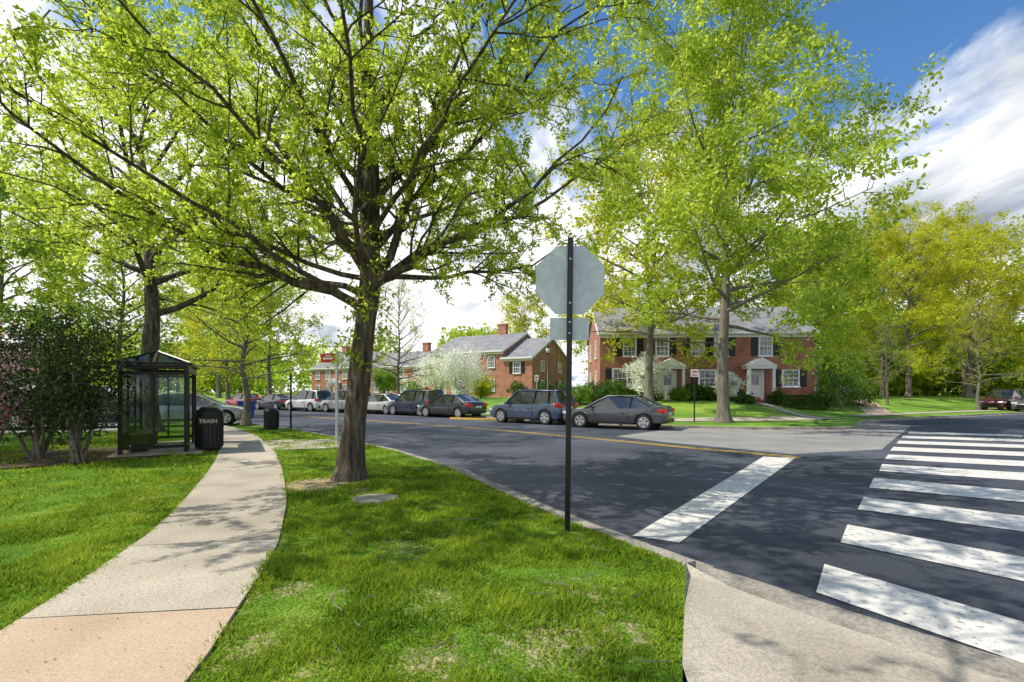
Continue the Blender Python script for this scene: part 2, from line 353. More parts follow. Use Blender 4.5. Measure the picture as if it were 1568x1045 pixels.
# ------------------------------------------------------------ kerbs, walks
def resample(P, step):
    P = np.array(P, float); d = np.r_[0, np.cumsum(np.linalg.norm(np.diff(P, axis=0), axis=1))]
    n = max(2, int(d[-1]/step)+1); t = np.linspace(0, d[-1], n)
    return np.stack([np.interp(t, d, P[:, i]) for i in range(P.shape[1])], 1)
def offs(P, o):
    t = np.gradient(P, axis=0); t /= np.linalg.norm(t, axis=1, keepdims=True)
    return P+np.stack([-t[:, 1], t[:, 0]], 1)*o
def kerb(name, P, side, gut=0.32, step=2.4, hfun=None, mat=None):
    P = resample(P, 0.4)
    a = offs(P, 0.0); b = offs(P, side*0.15); c = offs(P, side*(0.15+gut))
    mb = MB(); k = len(P); seg = int(step/0.4)
    for s in range(0, k-1, seg):
        e = min(k-1, s+seg); idx = list(range(s, e+1))
        vs = []
        for q, i in enumerate(idx):
            aa, bb = a[i].copy(), b[i].copy()
            if q == len(idx)-1 and i > 0:
                dd = (a[i]-a[i-1]); dd = dd/np.linalg.norm(dd)*0.012; aa -= dd; bb -= dd
            hh = (hfun(aa[0], aa[1]) if hfun else KT)+0.006
            vs += [(aa[0], aa[1], -.02), (aa[0], aa[1], hh), (bb[0]*.9+aa[0]*.1, bb[1]*.9+aa[1]*.1, hh), (bb[0], bb[1], hh-.015), (bb[0], bb[1], -.02)]
        fs = []
        for q in range(len(idx)-1):
            for r_ in range(4): fs.append((q*5+r_, (q+1)*5+r_, (q+1)*5+r_+1, q*5+r_+1))
        fs += [(0, 1, 2, 3, 4), tuple(len(vs)-5+z for z in (4, 3, 2, 1, 0))]
        mb.add(vs, fs)
        if gut:
            vs = []
            for q, i in enumerate(idx):
                vs += [(b[i][0], b[i][1], .006), (c[i][0], c[i][1], .004)]
            mb.add(vs, [(q*2, q*2+2, q*2+3, q*2+1) for q in range(len(idx)-1)])
    return mb.build(name, [mat or M['concrete_k']])
kerb('kerb', NK[1:], 1, gut=0.25)
kerb('kerb', [p for p in FKp[1:-1]], -1, gut=0.3)

def walk(name, Lp, Rp, step, z, mats, tan_until=None):
    Lr = np.array(Lp, float); Rr = np.array(Rp, float)
    def smooth(P):
        out = []
        for i in range(len(P)-1):
            p0 = P[max(0, i-1)]; p1 = P[i]; p2 = P[i+1]; p3 = P[min(len(P)-1, i+2)]
            for t in np.linspace(0, 1, 8, endpoint=False):
                out.append(.5*((2*p1)+(-p0+p2)*t+(2*p0-5*p1+4*p2-p3)*t*t+(-p0+3*p1-3*p2+p3)*t**3))
        out.append(P[-1]); return np.array(out)
    Lr = smooth(Lr); Rr = smooth(Rr)
    C = (Lr+Rr)/2; d = np.r_[0, np.cumsum(np.linalg.norm(np.diff(C, axis=0), axis=1))]
    total = d[-1]; mb = MB(); s = 0; i = 0
    while s < total-0.1:
        e = min(total, s+step)
        tt = np.linspace(s+.008, e-.008, 5)
        vs = []
        for t in tt:
            l = [np.interp(t, d, Lr[:, q]) for q in (0, 1)]; r_ = [np.interp(t, d, Rr[:, q]) for q in (0, 1)]
            vs += [(l[0], l[1], z), (r_[0], r_[1], z), (l[0], l[1], z-.06), (r_[0], r_[1], z-.06)]
        fs = []
        for q in range(4):
            o = q*4; fs += [(o, o+1, o+5, o+4), (o, o+4, o+6, o+2), (o+1, o+3, o+7, o+5)]
        fs += [(0, 2, 3, 1), (16, 17, 19, 18)]
        mi = 1 if (tan_until is not None and (vs[8][1]) < tan_until) else 0
        mb.add(vs, fs, mi); s = e; i += 1
    mb.build(name, mats)
walk('sidewalk', SL, SR, 1.62, KT+0.012, [M['concrete'], M['paving_pink']], tan_until=3.35)
mb = MB(); z = KT+.008
mb.add([(-6.3, 12.75, z), (-4.0, 13.15, z), (-5.55, 15.45, z), (-7.9, 15.2, z)], [(0, 1, 2, 3)]); mb.build('bus_stop_pad', [M['concrete']])

mb = MB()
edge = [(1.54, 4.30), (1.80, 4.02), (2.2, 3.42), (2.72, 2.76), (4.0, 1.5), (7, 0.3), (14, -1)]
inn = [(1.54-.0, 4.28), (1.50, 4.16), (1.62, 3.3), (2.0, 2.4), (3.0, 1.0), (6, -.7), (13, -2.2)]
inn2 = [(1.535, 4.27), (1.49, 4.15), (1.22, 3.42), (0.95, 2.7), (0.55, .5), (0.4, -2), (0.4, -6)]
for i in range(len(edge)-1):
    zo, zi = 0.014, KT+.01
    mb.add([(*edge[i], zo if i else zi), (*edge[i+1], zo), (*inn[i+1], 0.055), (*inn[i], 0.055 if i else zi)], [(0, 1, 2, 3)])
    mb.add([(*inn[i], 0.055 if i else zi), (*inn[i+1], 0.055), (*inn2[i+1], zi), (*inn2[i], zi)], [(0, 1, 2, 3)])
ob = mb.build('sidewalk_ramp', [M['concrete']])
bm = bmesh.new(); bm.from_mesh(ob.data); bmesh.ops.remove_doubles(bm, verts=bm.verts, dist=.002); bm.to_mesh(ob.data); bm.free()
mb = MB(); P = resample(edge, .3); a = P; b = offs(P, 0.34)
mb.add([(p[0], p[1], .010) for p in a]+[(p[0], p[1], .005) for p in b], [(i, i+1, i+1+len(a), i+len(a)) for i in range(len(a)-1)])
mb.build('gutter', [M['concrete_k']])

mb = MB(); mb.add([(x, y, .004) for x, y in [(3.8, 17.6), (4.9, 15.6), (7.3, 12.6), (10.4, 13.6), (14.3, 17.9), (19, 23), (19.4, 26.0), (17.3, 23.6), (15.8, 21.3), (14.2, 20.55), (10.5, 20.55), (7.3, 21.5), (6.2, 20.2)]], [tuple(range(13))])
mb.build('road_patch', [M['asphalt_old']])
mb = MB()
mb.add([(x, y, .008) for x, y in [(1.36, 5.45), (1.80, 5.2), (6.95, 11.85), (6.3, 12.1)]], [(0, 1, 2, 3)])
mb.build('stop_line', [M['white_line']])
bars = [((2.94, 4.55), (2.46, 3.91), 60), ((4.10, 5.91), (3.54, 5.21), 52), ((5.42, 7.45), (4.77, 6.67), 42.5), ((6.81, 9.10), (6.05, 8.19), 37), ((8.28, 10.82), (7.51, 9.89), 30),
        ((9.7, 12.47), (8.94, 11.6), 27), ((11.2, 14.2), (10.4, 13.3), 25), ((12.8, 16.0), (12.0, 15.1), 24), ((14.4, 17.8), (13.6, 16.9), 24), ((16.1, 19.6), (15.3, 18.7), 24)]
mb = MB()
for (a, b, ang) in bars:
    dx, dy = math.cos(math.radians(ang))*3.3, -math.sin(math.radians(ang))*3.3
    mb.add([(a[0], a[1], .009), (b[0], b[1], .009), (b[0]+dx, b[1]+dy, .009), (a[0]+dx*1.05, a[1]+dy*1.05, .009)], [(0, 1, 2, 3)])
mb.build('crosswalk', [M['white_line']])
def stripe(name, P, w, z, mat):
    P = resample(P, .5); a = offs(P, w/2); b = offs(P, -w/2); n = len(P); mb = MB()
    mb.add([(p[0], p[1], z) for p in a]+[(p[0], p[1], z) for p in b], [(i, i+1, i+1+n, i+n) for i in range(n-1)])
    return mb.build(name, [mat])
cl = [(7.1, 11.9), (5.15, 14.0), (2.65, 16.9), (-0.7, 20.6), (-6, 25.4), (-14, 32), (-30, 42)]
cc = resample(cl, .5)
stripe('centre_line', offs(cc, .11), .10, .008, M['yellow_line']); stripe('centre_line', offs(cc, -.11), .10, .008, M['yellow_line'])
kerb('yellow_kerb', [(-3.6, 28.7), (-1.6, 27.6), (0.2, 27.3)], -1, gut=0, mat=M['yellow_line'])
def drape(name, P, w, dz, mat):
    P = resample(P, .6); a = offs(P, w/2); b = offs(P, -w/2); n = len(P); mb = MB()
    for i in range(n-1):
        q = []
        for A in (a, b):
            for k in (i, i+1): q.append((A[k][0], A[k][1], H(*A[k])+dz))
        mb.add(q, [(0, 1, 3, 2)])
    return mb.build(name, [mat])
drape('footpath', [(-18, 45.5), (-8, 38.6), (-1, 32.6), (4, 27.4), (8, 25.2), (14, 25.4), (17.2, 27.3)], 1.4, .03, M['concrete'])
drape('footpath', [(24, 31.2), (27, 36), (31, 43), (37, 52), (48, 72), (62, 100)], 1.7, .03, M['paving_pink'])
drape('footpath', [(17.6, 26.5), (17.4, 31), (17.4, 35.4)], 1.2, .035, M['concrete'])
drape('footpath', [(21, 29.6), (27, 33.2), (36, 37.6), (60, 47.5)], 1.2, .03, M['concrete'])
mb = MB(); z = KT+.006
mb.add([(x, y, z) for x, y in [(-60, 15.5), (-17, 18.0), (-14.6, 19.6), (-20, 25.0), (-60, 30)]], [(0, 1, 2, 3, 4)]); mb.build('parking_lot', [M['asphalt_old']])
mb = MB(); z = KT+.012
mb.add([(x, y, z) for x, y in [(-13.0, 8.6), (-10.6, 9.2), (-8.6, 10.6), (-8.1, 12.2), (-8.4, 13.6), (-10.5, 13.6), (-14.0, 11.5), (-14.6, 9.4)]], [tuple(range(8))]); mb.build('mulch_bed', [M['dirt']])
mb = MB(); mb.prism([(-1.95+.33*math.cos(a)*1.05, 6.95+.27*math.sin(a)) for a in np.linspace(0, 2*math.pi, 18, endpoint=False)], 'z', KT-.03, KT+.006); mb.build('utility_cover', [M['stone']])

# ------------------------------------------------------------ trees
def pl(p, d, Lg, n, wob, up, rng):
    pts = [np.array(p, float)]; d = np.array(d, float); d /= np.linalg.norm(d); p = pts[0]
    for i in range(n):
        d = d+rng.normal(0, wob, 3)+np.array([0, 0, up]); d /= np.linalg.norm(d)
        p = p+d*Lg/n; pts.append(p)
    return np.array(pts)
def at_t(P, t):
    k = t*(len(P)-1); i = min(int(k), len(P)-2); f = k-i
    return P[i]*(1-f)+P[i+1]*f, (P[i+1]-P[i])/np.linalg.norm(P[i+1]-P[i])
def kid_dir(tan, rng, fw, flat=0.5, upb=0.1):
    r = rng.normal(size=3); r -= r.dot(tan)*tan; r[2] *= flat; r /= np.linalg.norm(r)
    d = tan*fw+r; d[2] += upb
    return d/np.linalg.norm(d)
def tree_mesh(trunk, tr, limbs, seed, nsub, ntwig, sub_len, twig_len, lpp, leaf, spread, tw_tubes=True, tside=10, aspect=0.5, fill=1.0, sr=.45):
    rng = np.random.default_rng(seed); mb = MB()
    tp = resample(trunk, .35); n = len(tp); tt = np.linspace(0, 1, n)
    rad = np.interp(tt, np.linspace(0, 1, len(tr)), tr)
    hgt = tp[:, 2]-tp[0, 2]
    rad = rad*(1+0.55*np.exp(-hgt/0.22)+0.05*np.sin(hgt*4))
    mb.tube(tp, rad, tside)
    pts = []
    for (lp, r0) in limbs:
        lp = np.array(lp, float)
        if len(lp) < 8: 
            d = np.r_[0, np.cumsum(np.linalg.norm(np.diff(lp, axis=0), axis=1))]
            lp = resample(lp, d[-1]/11); lp[1:-1] += rng.normal(0, .06, lp[1:-1].shape)
        Lg = np.linalg.norm(np.diff(lp, axis=0), axis=1).sum()
        mb.tube(lp, r0*(.13+.87*np.linspace(1, 0, len(lp))**1.3), 7)
        ns = max(3, int(nsub*Lg))
        for k in range(ns):
            t = rng.uniform(.15, 1.0); p, tan = at_t(lp, t)
            sl = sub_len*(1.2-.55*t)*rng.uniform(.6, 1.25)
            sp = pl(p, kid_dir(tan, rng, .75, .55, .12), sl, 6, .13, .02, rng)
            rs = r0*(1-.8*t)*sr+.005
            mb.tube(sp, np.linspace(rs, rs*.25, len(sp)), 5)
            for q in range(ntwig):
                t2 = rng.uniform(.15, 1.0); p2, tan2 = at_t(sp, t2)
                tl = twig_len*rng.uniform(.5, 1.3)
                wp = pl(p2, kid_dir(tan2, rng, .8, .7, .1), tl, 4, .2, .0, rng)
                if tw_tubes: mb.tube(wp, np.linspace(rs*.35+.003, .0025, 5), 3)
                if rng.uniform() < fill: pts += [wp[1], wp[2], wp[3], wp[4], (wp[3]+wp[4])/2, (wp[2]+wp[3])/2]
    C = np.array(pts); C = np.repeat(C, lpp, axis=0)+rng.normal(0, spread, (len(C)*lpp, 3))*np.array([1, 1, .7])
    return mb, leaf_quads(C, leaf, rng, aspect)
def auto_limbs(Ht, cb, R, n, seed, cx=None, r0=.1, ang=(15, 50), top=.96, bulge=.35, trunkf=None):
    rng = np.random.default_rng(seed); out = []
    for i in range(n):
        rel = (i+.5)/n*top; h = cb+(Ht-cb)*rel
        prof = math.sqrt(max(.04, 1-((rel-bulge)/(1.02-bulge if rel > bulge else bulge+.55))**2))
        L_ = R*prof*rng.uniform(.75, 1.12); az = i*2.4+rng.normal(0, .35)
        a = math.radians(ang[0]+(ang[1]-ang[0])*rel+rng.normal(0, 6))
        p = trunkf(h) if trunkf else (0, 0, h)
        out.append((pl(p, (math.cos(az)*math.cos(a), math.sin(az)*math.cos(a), math.sin(a)), L_, 8, .09, .015, rng), r0*(1-.65*rel)*(.6+.4*L_/R)))
    return out
def put_tree(name, loc, mb, V, bark, leafm, rotz=0, scale=1):
    e = empty(name, loc, rotz); e.scale = (scale,)*3
    b = mb.build('trunk_and_limbs', [bark], parent=e, smooth=True, recalc=False)
    l = npmesh('leaves', V, 4, leafm, parent=e)
    return e, b.data, l.data
def inst_tree(name, loc, bd, ld, rotz, scale, leafm=None):
    e = empty(name, loc, rotz); e.scale = scale if isinstance(scale, tuple) else (scale,)*3
    b = bpy.data.objects.new('trunk_and_limbs', bd); COL.objects.link(b); b.parent = e
    l = bpy.data.objects.new('leaves', ld); COL.objects.link(l); l.parent = e
    if leafm:
        l.material_slots[0].link = 'OBJECT'; l.material_slots[0].material = leafm
    return e

O = np.array([-2.86, 8.5, .08])
def W(*p): return [np.array(q)-O for q in p]
trunk = W((-2.86, 8.5, .0), (-2.80, 8.5, .8), (-2.70, 8.5, 1.7), (-2.58, 8.45, 2.7), (-2.47, 8.45, 3.5), (-2.5, 8.5, 4.6), (-2.5, 8.55, 6), (-2.55, 8.6, 8), (-2.5, 8.5, 10), (-2.3, 8.4, 11.8))
limbs = [
    (W((-2.6, 8.45, 3.1), (-3.5, 8.2, 3.45), (-4.8, 7.8, 3.85), (-5.7, 7.2, 4.5), (-6.6, 6.5, 5.4), (-7.2, 6.0, 6.2)), .085),
    (W((-2.5, 8.45, 3.6), (-3.4, 8.0, 4.8), (-4.3, 7.5, 5.35), (-5.1, 7.0, 6.1), (-5.9, 6.5, 7.0)), .07),
    (W((-2.5, 8.45, 3.3), (-1.2, 8.1, 4.05), (0.0, 7.7, 4.45), (0.9, 7.3, 5.3), (1.6, 7.0, 6.2)), .08),
    (W((-2.45, 8.45, 3.5), (-1.75, 8.3, 4.9), (-1.15, 8.2, 6.4), (-.5, 8.0, 8.2), (-.1, 7.8, 9.6)), .085),
    (W((-2.45, 8.45, 3.45), (-1.0, 8.8, 4.5), (.4, 9.2, 5.2), (1.8, 9.6, 6.2), (2.9, 9.8, 7.3)), .07),
    (W((-2.5, 8.4, 3.7), (-2.3, 7.2, 4.7), (-1.9, 5.8, 5.6), (-1.5, 4.4, 6.4), (-1.2, 3.4, 7.0)), .055),
    (W((-2.5, 8.4, 3.9), (-3.4, 7.2, 5.0), (-4.4, 5.8, 6.0), (-5.2, 4.6, 6.8)), .06),
    (W((-2.5, 8.45, 4.1), (-1.4, 7.2, 5.2), (-.2, 5.9, 6.1), (.9, 4.7, 6.9)), .055),
    (W((-2.5, 8.5, 4.2), (-3.9, 8.9, 5.2), (-5.6, 9.3, 6.2), (-7.2, 9.6, 7.2)), .065),
    (W((-2.5, 8.5, 3.9), (-3.6, 9.8, 4.6), (-4.8, 11.2, 5.3), (-5.8, 12.4, 6.2)), .065),
    (W((-2.5, 8.5, 4.3), (-1.8, 10.0, 5.3), (-1.0, 11.6, 6.1), (-.4, 12.8, 7.2)), .065),
    (W((-2.5, 8.5, 4.8), (-1.4, 8.6, 6.3), (.2, 8.4, 7.6), (1.6, 8.1, 8.6)), .06),
    (W((-2.5, 8.5, 5.0), (-3.7, 8.2, 6.6), (-4.7, 7.8, 8.2), (-5.6, 7.4, 9.4)), .06),
    (W((-2.5, 8.5, 5.4), (-2.2, 7.0, 7.0), (-1.7, 5.6, 8.3), (-1.2, 4.6, 9.2)), .05),
    (W((-2.6, 8.5, 3.0), (-3.5, 7.6, 3.7), (-4.6, 6.4, 4.4), (-5.6, 5.2, 5.1), (-6.4, 4.2, 5.9)), .055),
    (W((-2.5, 8.5, 5.8), (-2.8, 10, 7.4), (-3.4, 11.2, 8.6)), .05),
    (W((-2.5, 8.5, 6.5), (-1.2, 8.0, 8.2), (-.2, 7.4, 9.6)), .05),
    (W((-2.5, 8.5, 7.0), (-3.4, 8.0, 8.8), (-4.2, 7.4, 10.2)), .05),
    (W((-2.5, 8.4, 4.6), (-3.0, 6.6, 6.0), (-3.3, 4.8, 7.2), (-3.5, 3.6, 8.0)), .055),
    (W((-2.5, 8.5, 4.0), (-.9, 8.2, 5.6), (.8, 7.0, 6.8), (2.0, 6.0, 7.6)), .06),
    (W((-2.55, 8.5, 3.3), (-3.8, 9.2, 3.7), (-5.4, 9.7, 4.0), (-7.2, 9.9, 4.6), (-8.8, 10, 5.4)), .065),
    (W((-2.5, 8.5, 3.5), (-1.4, 9.6, 3.9), (-.2, 10.6, 4.3), (1.0, 11.4, 4.9), (2.2, 12, 5.6)), .06),
    (W((-2.5, 8.5, 3.6), (-4.0, 7.9, 4.0), (-5.8, 7.0, 4.3), (-7.2, 6.2, 4.7)), .05),
    (W((-2.5, 8.5, 4.4), (-3.6, 8.6, 5.6), (-4.9, 8.9, 6.8), (-6.2, 9.4, 8.0), (-7.4, 9.6, 8.8)), .055),
    (W((-2.5, 8.5, 5.2), (-1.2, 9.4, 6.6), (.4, 10.4, 7.8), (1.8, 11.2, 8.8)), .055),
    (W((-2.5, 8.5, 5.6), (-3.6, 9.4, 7.4), (-4.8, 10.4, 9.2)), .05),
]
mb, V = tree_mesh(trunk, [.225, .195, .18, .175, .165, .11, .085, .06, .04, .02], limbs, 11, 2.9, 7, 1.45, .60, 9, .070, .042, tside=14, sr=.36)
rng = np.random.default_rng(5); tp = np.array(trunk); zz = rng.uniform(2.0, 4.6, 150); cc_ = []
for z_ in zz:
    cx = np.interp(z_, tp[:, 2], tp[:, 0]); cy = np.interp(z_, tp[:, 2], tp[:, 1]); a_ = rng.uniform(0, 6.28); q = .2+rng.uniform(0, .28)
    cc_ += [(cx+math.cos(a_)*q, cy+math.sin(a_)*q, z_)]*10
cc_ = np.array(cc_)+rng.normal(0, .05, (len(cc_), 3))
V = np.concatenate([V, leaf_quads(cc_, .075, rng, .5)])
print('main leaves', len(V)//4)
put_tree('maple_tree', tuple(O), mb, V, M['bark'], M['leaf_main'])

def big(seed, Ht, cb, R, n, leaf, lpp, nsub=1.1, ntw=6, sl=2.6, tl=1.2, spread=.16, tr=.34, fill=1.0, ang=(10, 55), bulge=.3, tubes=False):
    rng = np.random.default_rng(seed)
    trunk = [(0, 0, 0)]+[(rng.normal(0, .12), rng.normal(0, .12), Ht*k/6) for k in range(1, 7)]
    ta = np.array(trunk)
    tf = lambda h: (np.interp(h, ta[:, 2], ta[:, 0]), np.interp(h, ta[:, 2], ta[:, 1]), h)
    lim = auto_limbs(Ht, cb, R, n, seed+1, r0=tr*.36, ang=ang, trunkf=tf, bulge=bulge)
    return tree_mesh(trunk, [tr, tr*.8, tr*.62, tr*.45, tr*.3, tr*.16, .03], lim, seed+2, nsub, ntw, sl, tl, lpp, leaf, spread, tw_tubes=tubes, fill=fill, sr=.38)
# unseen street tree, added beside the viewpoint so its crown dapples the corner
mb, V = big(19, 9.5, 4.3, 3.9, 20, .085, 5, nsub=1.8, ntw=6, sl=1.4, tl=.6, spread=.05, tr=.2, ang=(15, 55))
put_tree('maple_tree', (-3.7, .1, .1), mb, V, M['bark'], M['leaf_main'])
mb, V = big(31, 19.5, 4.6, 7.6, 42, .20, 6, nsub=1.3, ntw=6, sl=2.3, tl=1.1, spread=.17, tr=.31, ang=(4, 55))
print('t2', len(V)//4)
e, B1, L1 = put_tree('oak_tree', (10.5, 24, .12), mb, V, M['bark_l'], M['leaf_b'])
mb, V = big(57, 15, 4.0, 6.5, 26, .30, 3, nsub=1.0, ntw=6, sl=2.4, tl=1.2, spread=.2, tr=.31, ang=(10, 55))
e, B2, L2 = put_tree('oak_tree', (8.9, 31.5, .8), mb, V, M['bark_l'], M['leaf_yel'])
mb, V = big(77, 13, 4.2, 8.0, 22, .15, 4, nsub=1.2, ntw=6, sl=2.2, tl=1.0, spread=.11, tr=.40, ang=(20, 60), bulge=.35)
put_tree('oak_tree', (-13.7, 18.2, .1), mb, V, M['bark'], M['leaf_main'])
mb, V = big(91, 8.2, 2.0, 3.6, 30, .10, 2, nsub=1.6, ntw=5, sl=1.2, tl=.7, spread=.09, tr=.17, ang=(5, 60), bulge=.15, tubes=True, fill=.75)
e, B3, L3 = put_tree('dogwood_tree', (-12.1, 22.0, .1), mb, V, M['bark_l'], M['leaf_yel'])
gz = lambda x, y: H(x, y)-.05
for i, (x, y, s, r_, mt, bl) in enumerate([
    (-25, 50, .85, 2, 'leaf_b', 2), (-34, 58, .9, 3, 'leaf_yel', 2), 
    (-40, 66, 1.0, .5, 'leaf_b', 2), (-45, 74, 1.1, 2.9, 'leaf_b', 1),
    (2, 78, .95, 5, 'leaf_yel', 2), (13, 62, .9, 1.9, 'leaf_b', 2), (24, 58, .8, 2.6, 'leaf_b', 2),
    (29.5, 47, .62, .3, 'leaf_green', 2), (34, 54, 1.15, 3.3, 'leaf_b', 2), (41, 50, 1.15, 4.1, 'leaf_yel', 1), (51, 54, 1.15, 5.2, 'leaf_yel', 2),
    (40, 66, 1.35, .9, 'leaf_yel', 2), (49, 72, 1.35, 1.7, 'leaf_yel', 1), (60, 64, 1.25, 2.2, 'leaf_yel', 2), (68, 60, 1.1, 5.9, 'leaf_b', 1), (56, 47, .8, 4.9, 'leaf_yel', 2), (46, 60, 1.1, 3.1, 'leaf_b', 2),
]):
    bd, ld = (B1, L1) if bl == 1 else (B2, L2)
    inst_tree('oak_tree', (x, y, gz(x, y)), bd, ld, r_, s*(.8 if bl == 1 else 1), M[mt])
inst_tree('oak_tree', (-9.6, 41, gz(-9.6, 41)), B3, L3, 1, (1.0, 1.0, 1.25), M['leaf_b'])
for (x, y, s, r_, mt) in [(-24, 14, .8, 1.2, 'leaf_b'), (-30, 24, .9, 2.2, 'leaf_green'), (-25, 31, .8, 3.3, 'leaf_b'), (-36, 34, 1, 4.4, 'leaf_b'), (-17.5, 10.5, .5, 5, 'leaf_main')]:
    inst_tree('oak_tree', (x, y, .1), B2, L2, r_, s, M[mt])
inst_tree('sapling', (37.6, 39, gz(37.6, 39)), B3, L3, 2, (.9, .9, 1.0), M['leaf_yel'])
inst_tree('sapling', (31, 40, gz(31, 40)), B3, L3, 4, (.6, .6, .8), M['leaf_b'])

rng = np.random.default_rng(99); C = []
for i in range(140):
    a = rng.uniform(-62, 60); d = rng.uniform(88, 150); x = math.sin(math.radians(a))*d*1.1; y = math.cos(math.radians(a))*d
    if y < FK(x)+25 and x < 20 or y < 45: y += 45
    h = rng.uniform(9, 15)*(1.15 if x > 25 else 1); r_ = rng.uniform(4, 6.5); n = 1100
    if i >= 95:   # understorey belt along the right-hand wood edge
        x = 30+(i-95)*2.0+rng.uniform(-1, 1); y = 68+rng.uniform(-3, 8)+(i-95)*.25; h = rng.uniform(4.5, 7.5); r_ = rng.uniform(2.2, 3.4); n = 800
    u = rng.normal(size=(n, 3)); u /= np.linalg.norm(u, axis=1, keepdims=True); rr_ = rng.uniform(.55, 1, (n, 1))**.5
    lump = 1+.22*np.sin(u[:, :1]*5+i)*np.sin(u[:, 1:2]*6+2*i)+.15*np.sin(u[:, 2:]*9+i)
    C.append(u*rr_*lump*np.array([r_, r_, h*.48])+np.array([x, y, h*.52+.9]))
C = np.concatenate(C)
npmesh('distant_trees', leaf_quads(C, .8, rng, .7), 4, M['leaf_b'])

def shrub(name, loc, r, h, n, leaf, mat, seed, stems=7, base=0.1, mat2=None, boxy=False):
    rng = np.random.default_rng(seed); e = empty(name, loc)
    mb = MB()
    for i in range(stems):
        a = rng.uniform(0, 6.28); q = pl((rng.normal(0, .06), rng.normal(0, .06), 0), (math.cos(a)*.35*r/h*2, math.sin(a)*.35*r/h*2, 1), h*.85, 6, .08, 0, rng)
        mb.tube(q, np.linspace(.022+.006*h, .006, len(q)), 5)
    mb.build('stems', [M['bark_l']], parent=e, smooth=True, recalc=False)
    if boxy:
        C = rng.uniform(-1, 1, (n, 3)); k = np.argmax(np.abs(C)*rng.uniform(.6, 1, (n, 3)), axis=1)
        C[np.arange(n), k] = np.sign(C[np.arange(n), k])*rng.uniform(.85, 1.03, n); C = C*np.array([r, .45, h/2])+np.array([0, 0, h/2])
    else:
        u = rng.normal(size=(n, 3)); u /= np.linalg.norm(u, axis=1, keepdims=True)
        lump = 1+.28*np.sin(u[:, :1]*4+seed)*np.cos(u[:, 1:2]*5+seed)+.2*np.sin(u[:, 2:]*7+seed*2)
        C = u*rng.uniform(.15, 1, (n, 1))**.45*lump*np.array([r, r, h*.5*(1-base)])+np.array([0, 0, h*(base+(1-base)*.5)])
        cc = C[rng.integers(0, n, n//18)]; C = cc[rng.integers(0, len(cc), n)]+rng.normal(0, r*.11, (n, 3))
        C = C[C[:, 2] > .02]
    npmesh('leaves', leaf_quads(C, leaf, rng, .5), 4, mat, parent=e)
    return e
shrub('holly_tree', (-9.3, 10.3, .1), .85, 3.3, 6500, .085, M['leaf_dark'], 5, stems=12, base=.10)
shrub('holly_tree', (-10.6, 10.9, .1), .95, 3.5, 6500, .085, M['leaf_dark'], 6, stems=9, base=.08)
shrub('cherry_tree', (-12.2, 11.4, .1), 1.1, 2.9, 5500, .085, M['blossom_pink'], 7, stems=6, base=.25)
for i, (x, y, r, h, mt) in enumerate([(-4.6, 44, 2.2, 4.6, 'blossom'), (-7.0, 46, 2.2, 4.4, 'blossom'), (9.2, 33.2, 1.3, 3.3, 'blossom'), (-3.2, 49, 1.3, 2.4, 'leaf_yel'), (-13, 50, 1.6, 3, 'leaf_green'), (15.0, 33.5, .8, 1.9, 'blossom')]):
    shrub('flowering_dogwood', (x, y, gz(x, y)), r, h, 6500 if i < 2 else 4500, .19, M[mt], 20+i, base=.2)
for i, (x, y, r, h) in enumerate([(8.5, 35.0, .7, 1.1), (12.5, 34.8, .7, 1.1), (14.5, 34.7, .9, .9), (10.3, 35, .6, .9), (16.0, 34.5, .55, .9), (23.8, 35, 1.6, 3.3), (25.6, 37, 1.6, 3.0), (3.6, 52, 1.0, 1.8), (.6, 52.5, 1.0, 1.8), (-3.2, 53, 1, 1.5), (5.6, 50, 1, 1.6), (27.5, 38, 1.4, 1.4), (4.6, 33, .9, 1.3), (5.8, 34.5, 1.0, 1.5), (15.2,31.5,.6,.6), (-11, 55, 1.2, 2.2),
                                  (13.6, 34.9, .8, 1.3), (18.9, 34.4, .6, 1.0), (7.4, 34.6, .8, 1.5), (22.2, 34.4, .8, 1.4), (6.4, 32.6, .8, 1.1), (11.6, 33.6, .7, .9)]):
    shrub('shrub', (x, y, gz(x, y)), r, h, 2600, .14, M['leaf_hedge'] if i % 3 else M['leaf_green'], 40+i, stems=4, base=0)
shrub('hedge', (20.1, 33.6, gz(20.1, 33.6)), 1.35, 1.0, 5200, .12, M['leaf_hedge'], 71, stems=4, boxy=True)
shrub('tulip_bed', (16.2, 32.6, gz(16.2, 32.6)), .6, .45, 500, .13, M['tulip'], 72, stems=4, base=.2)

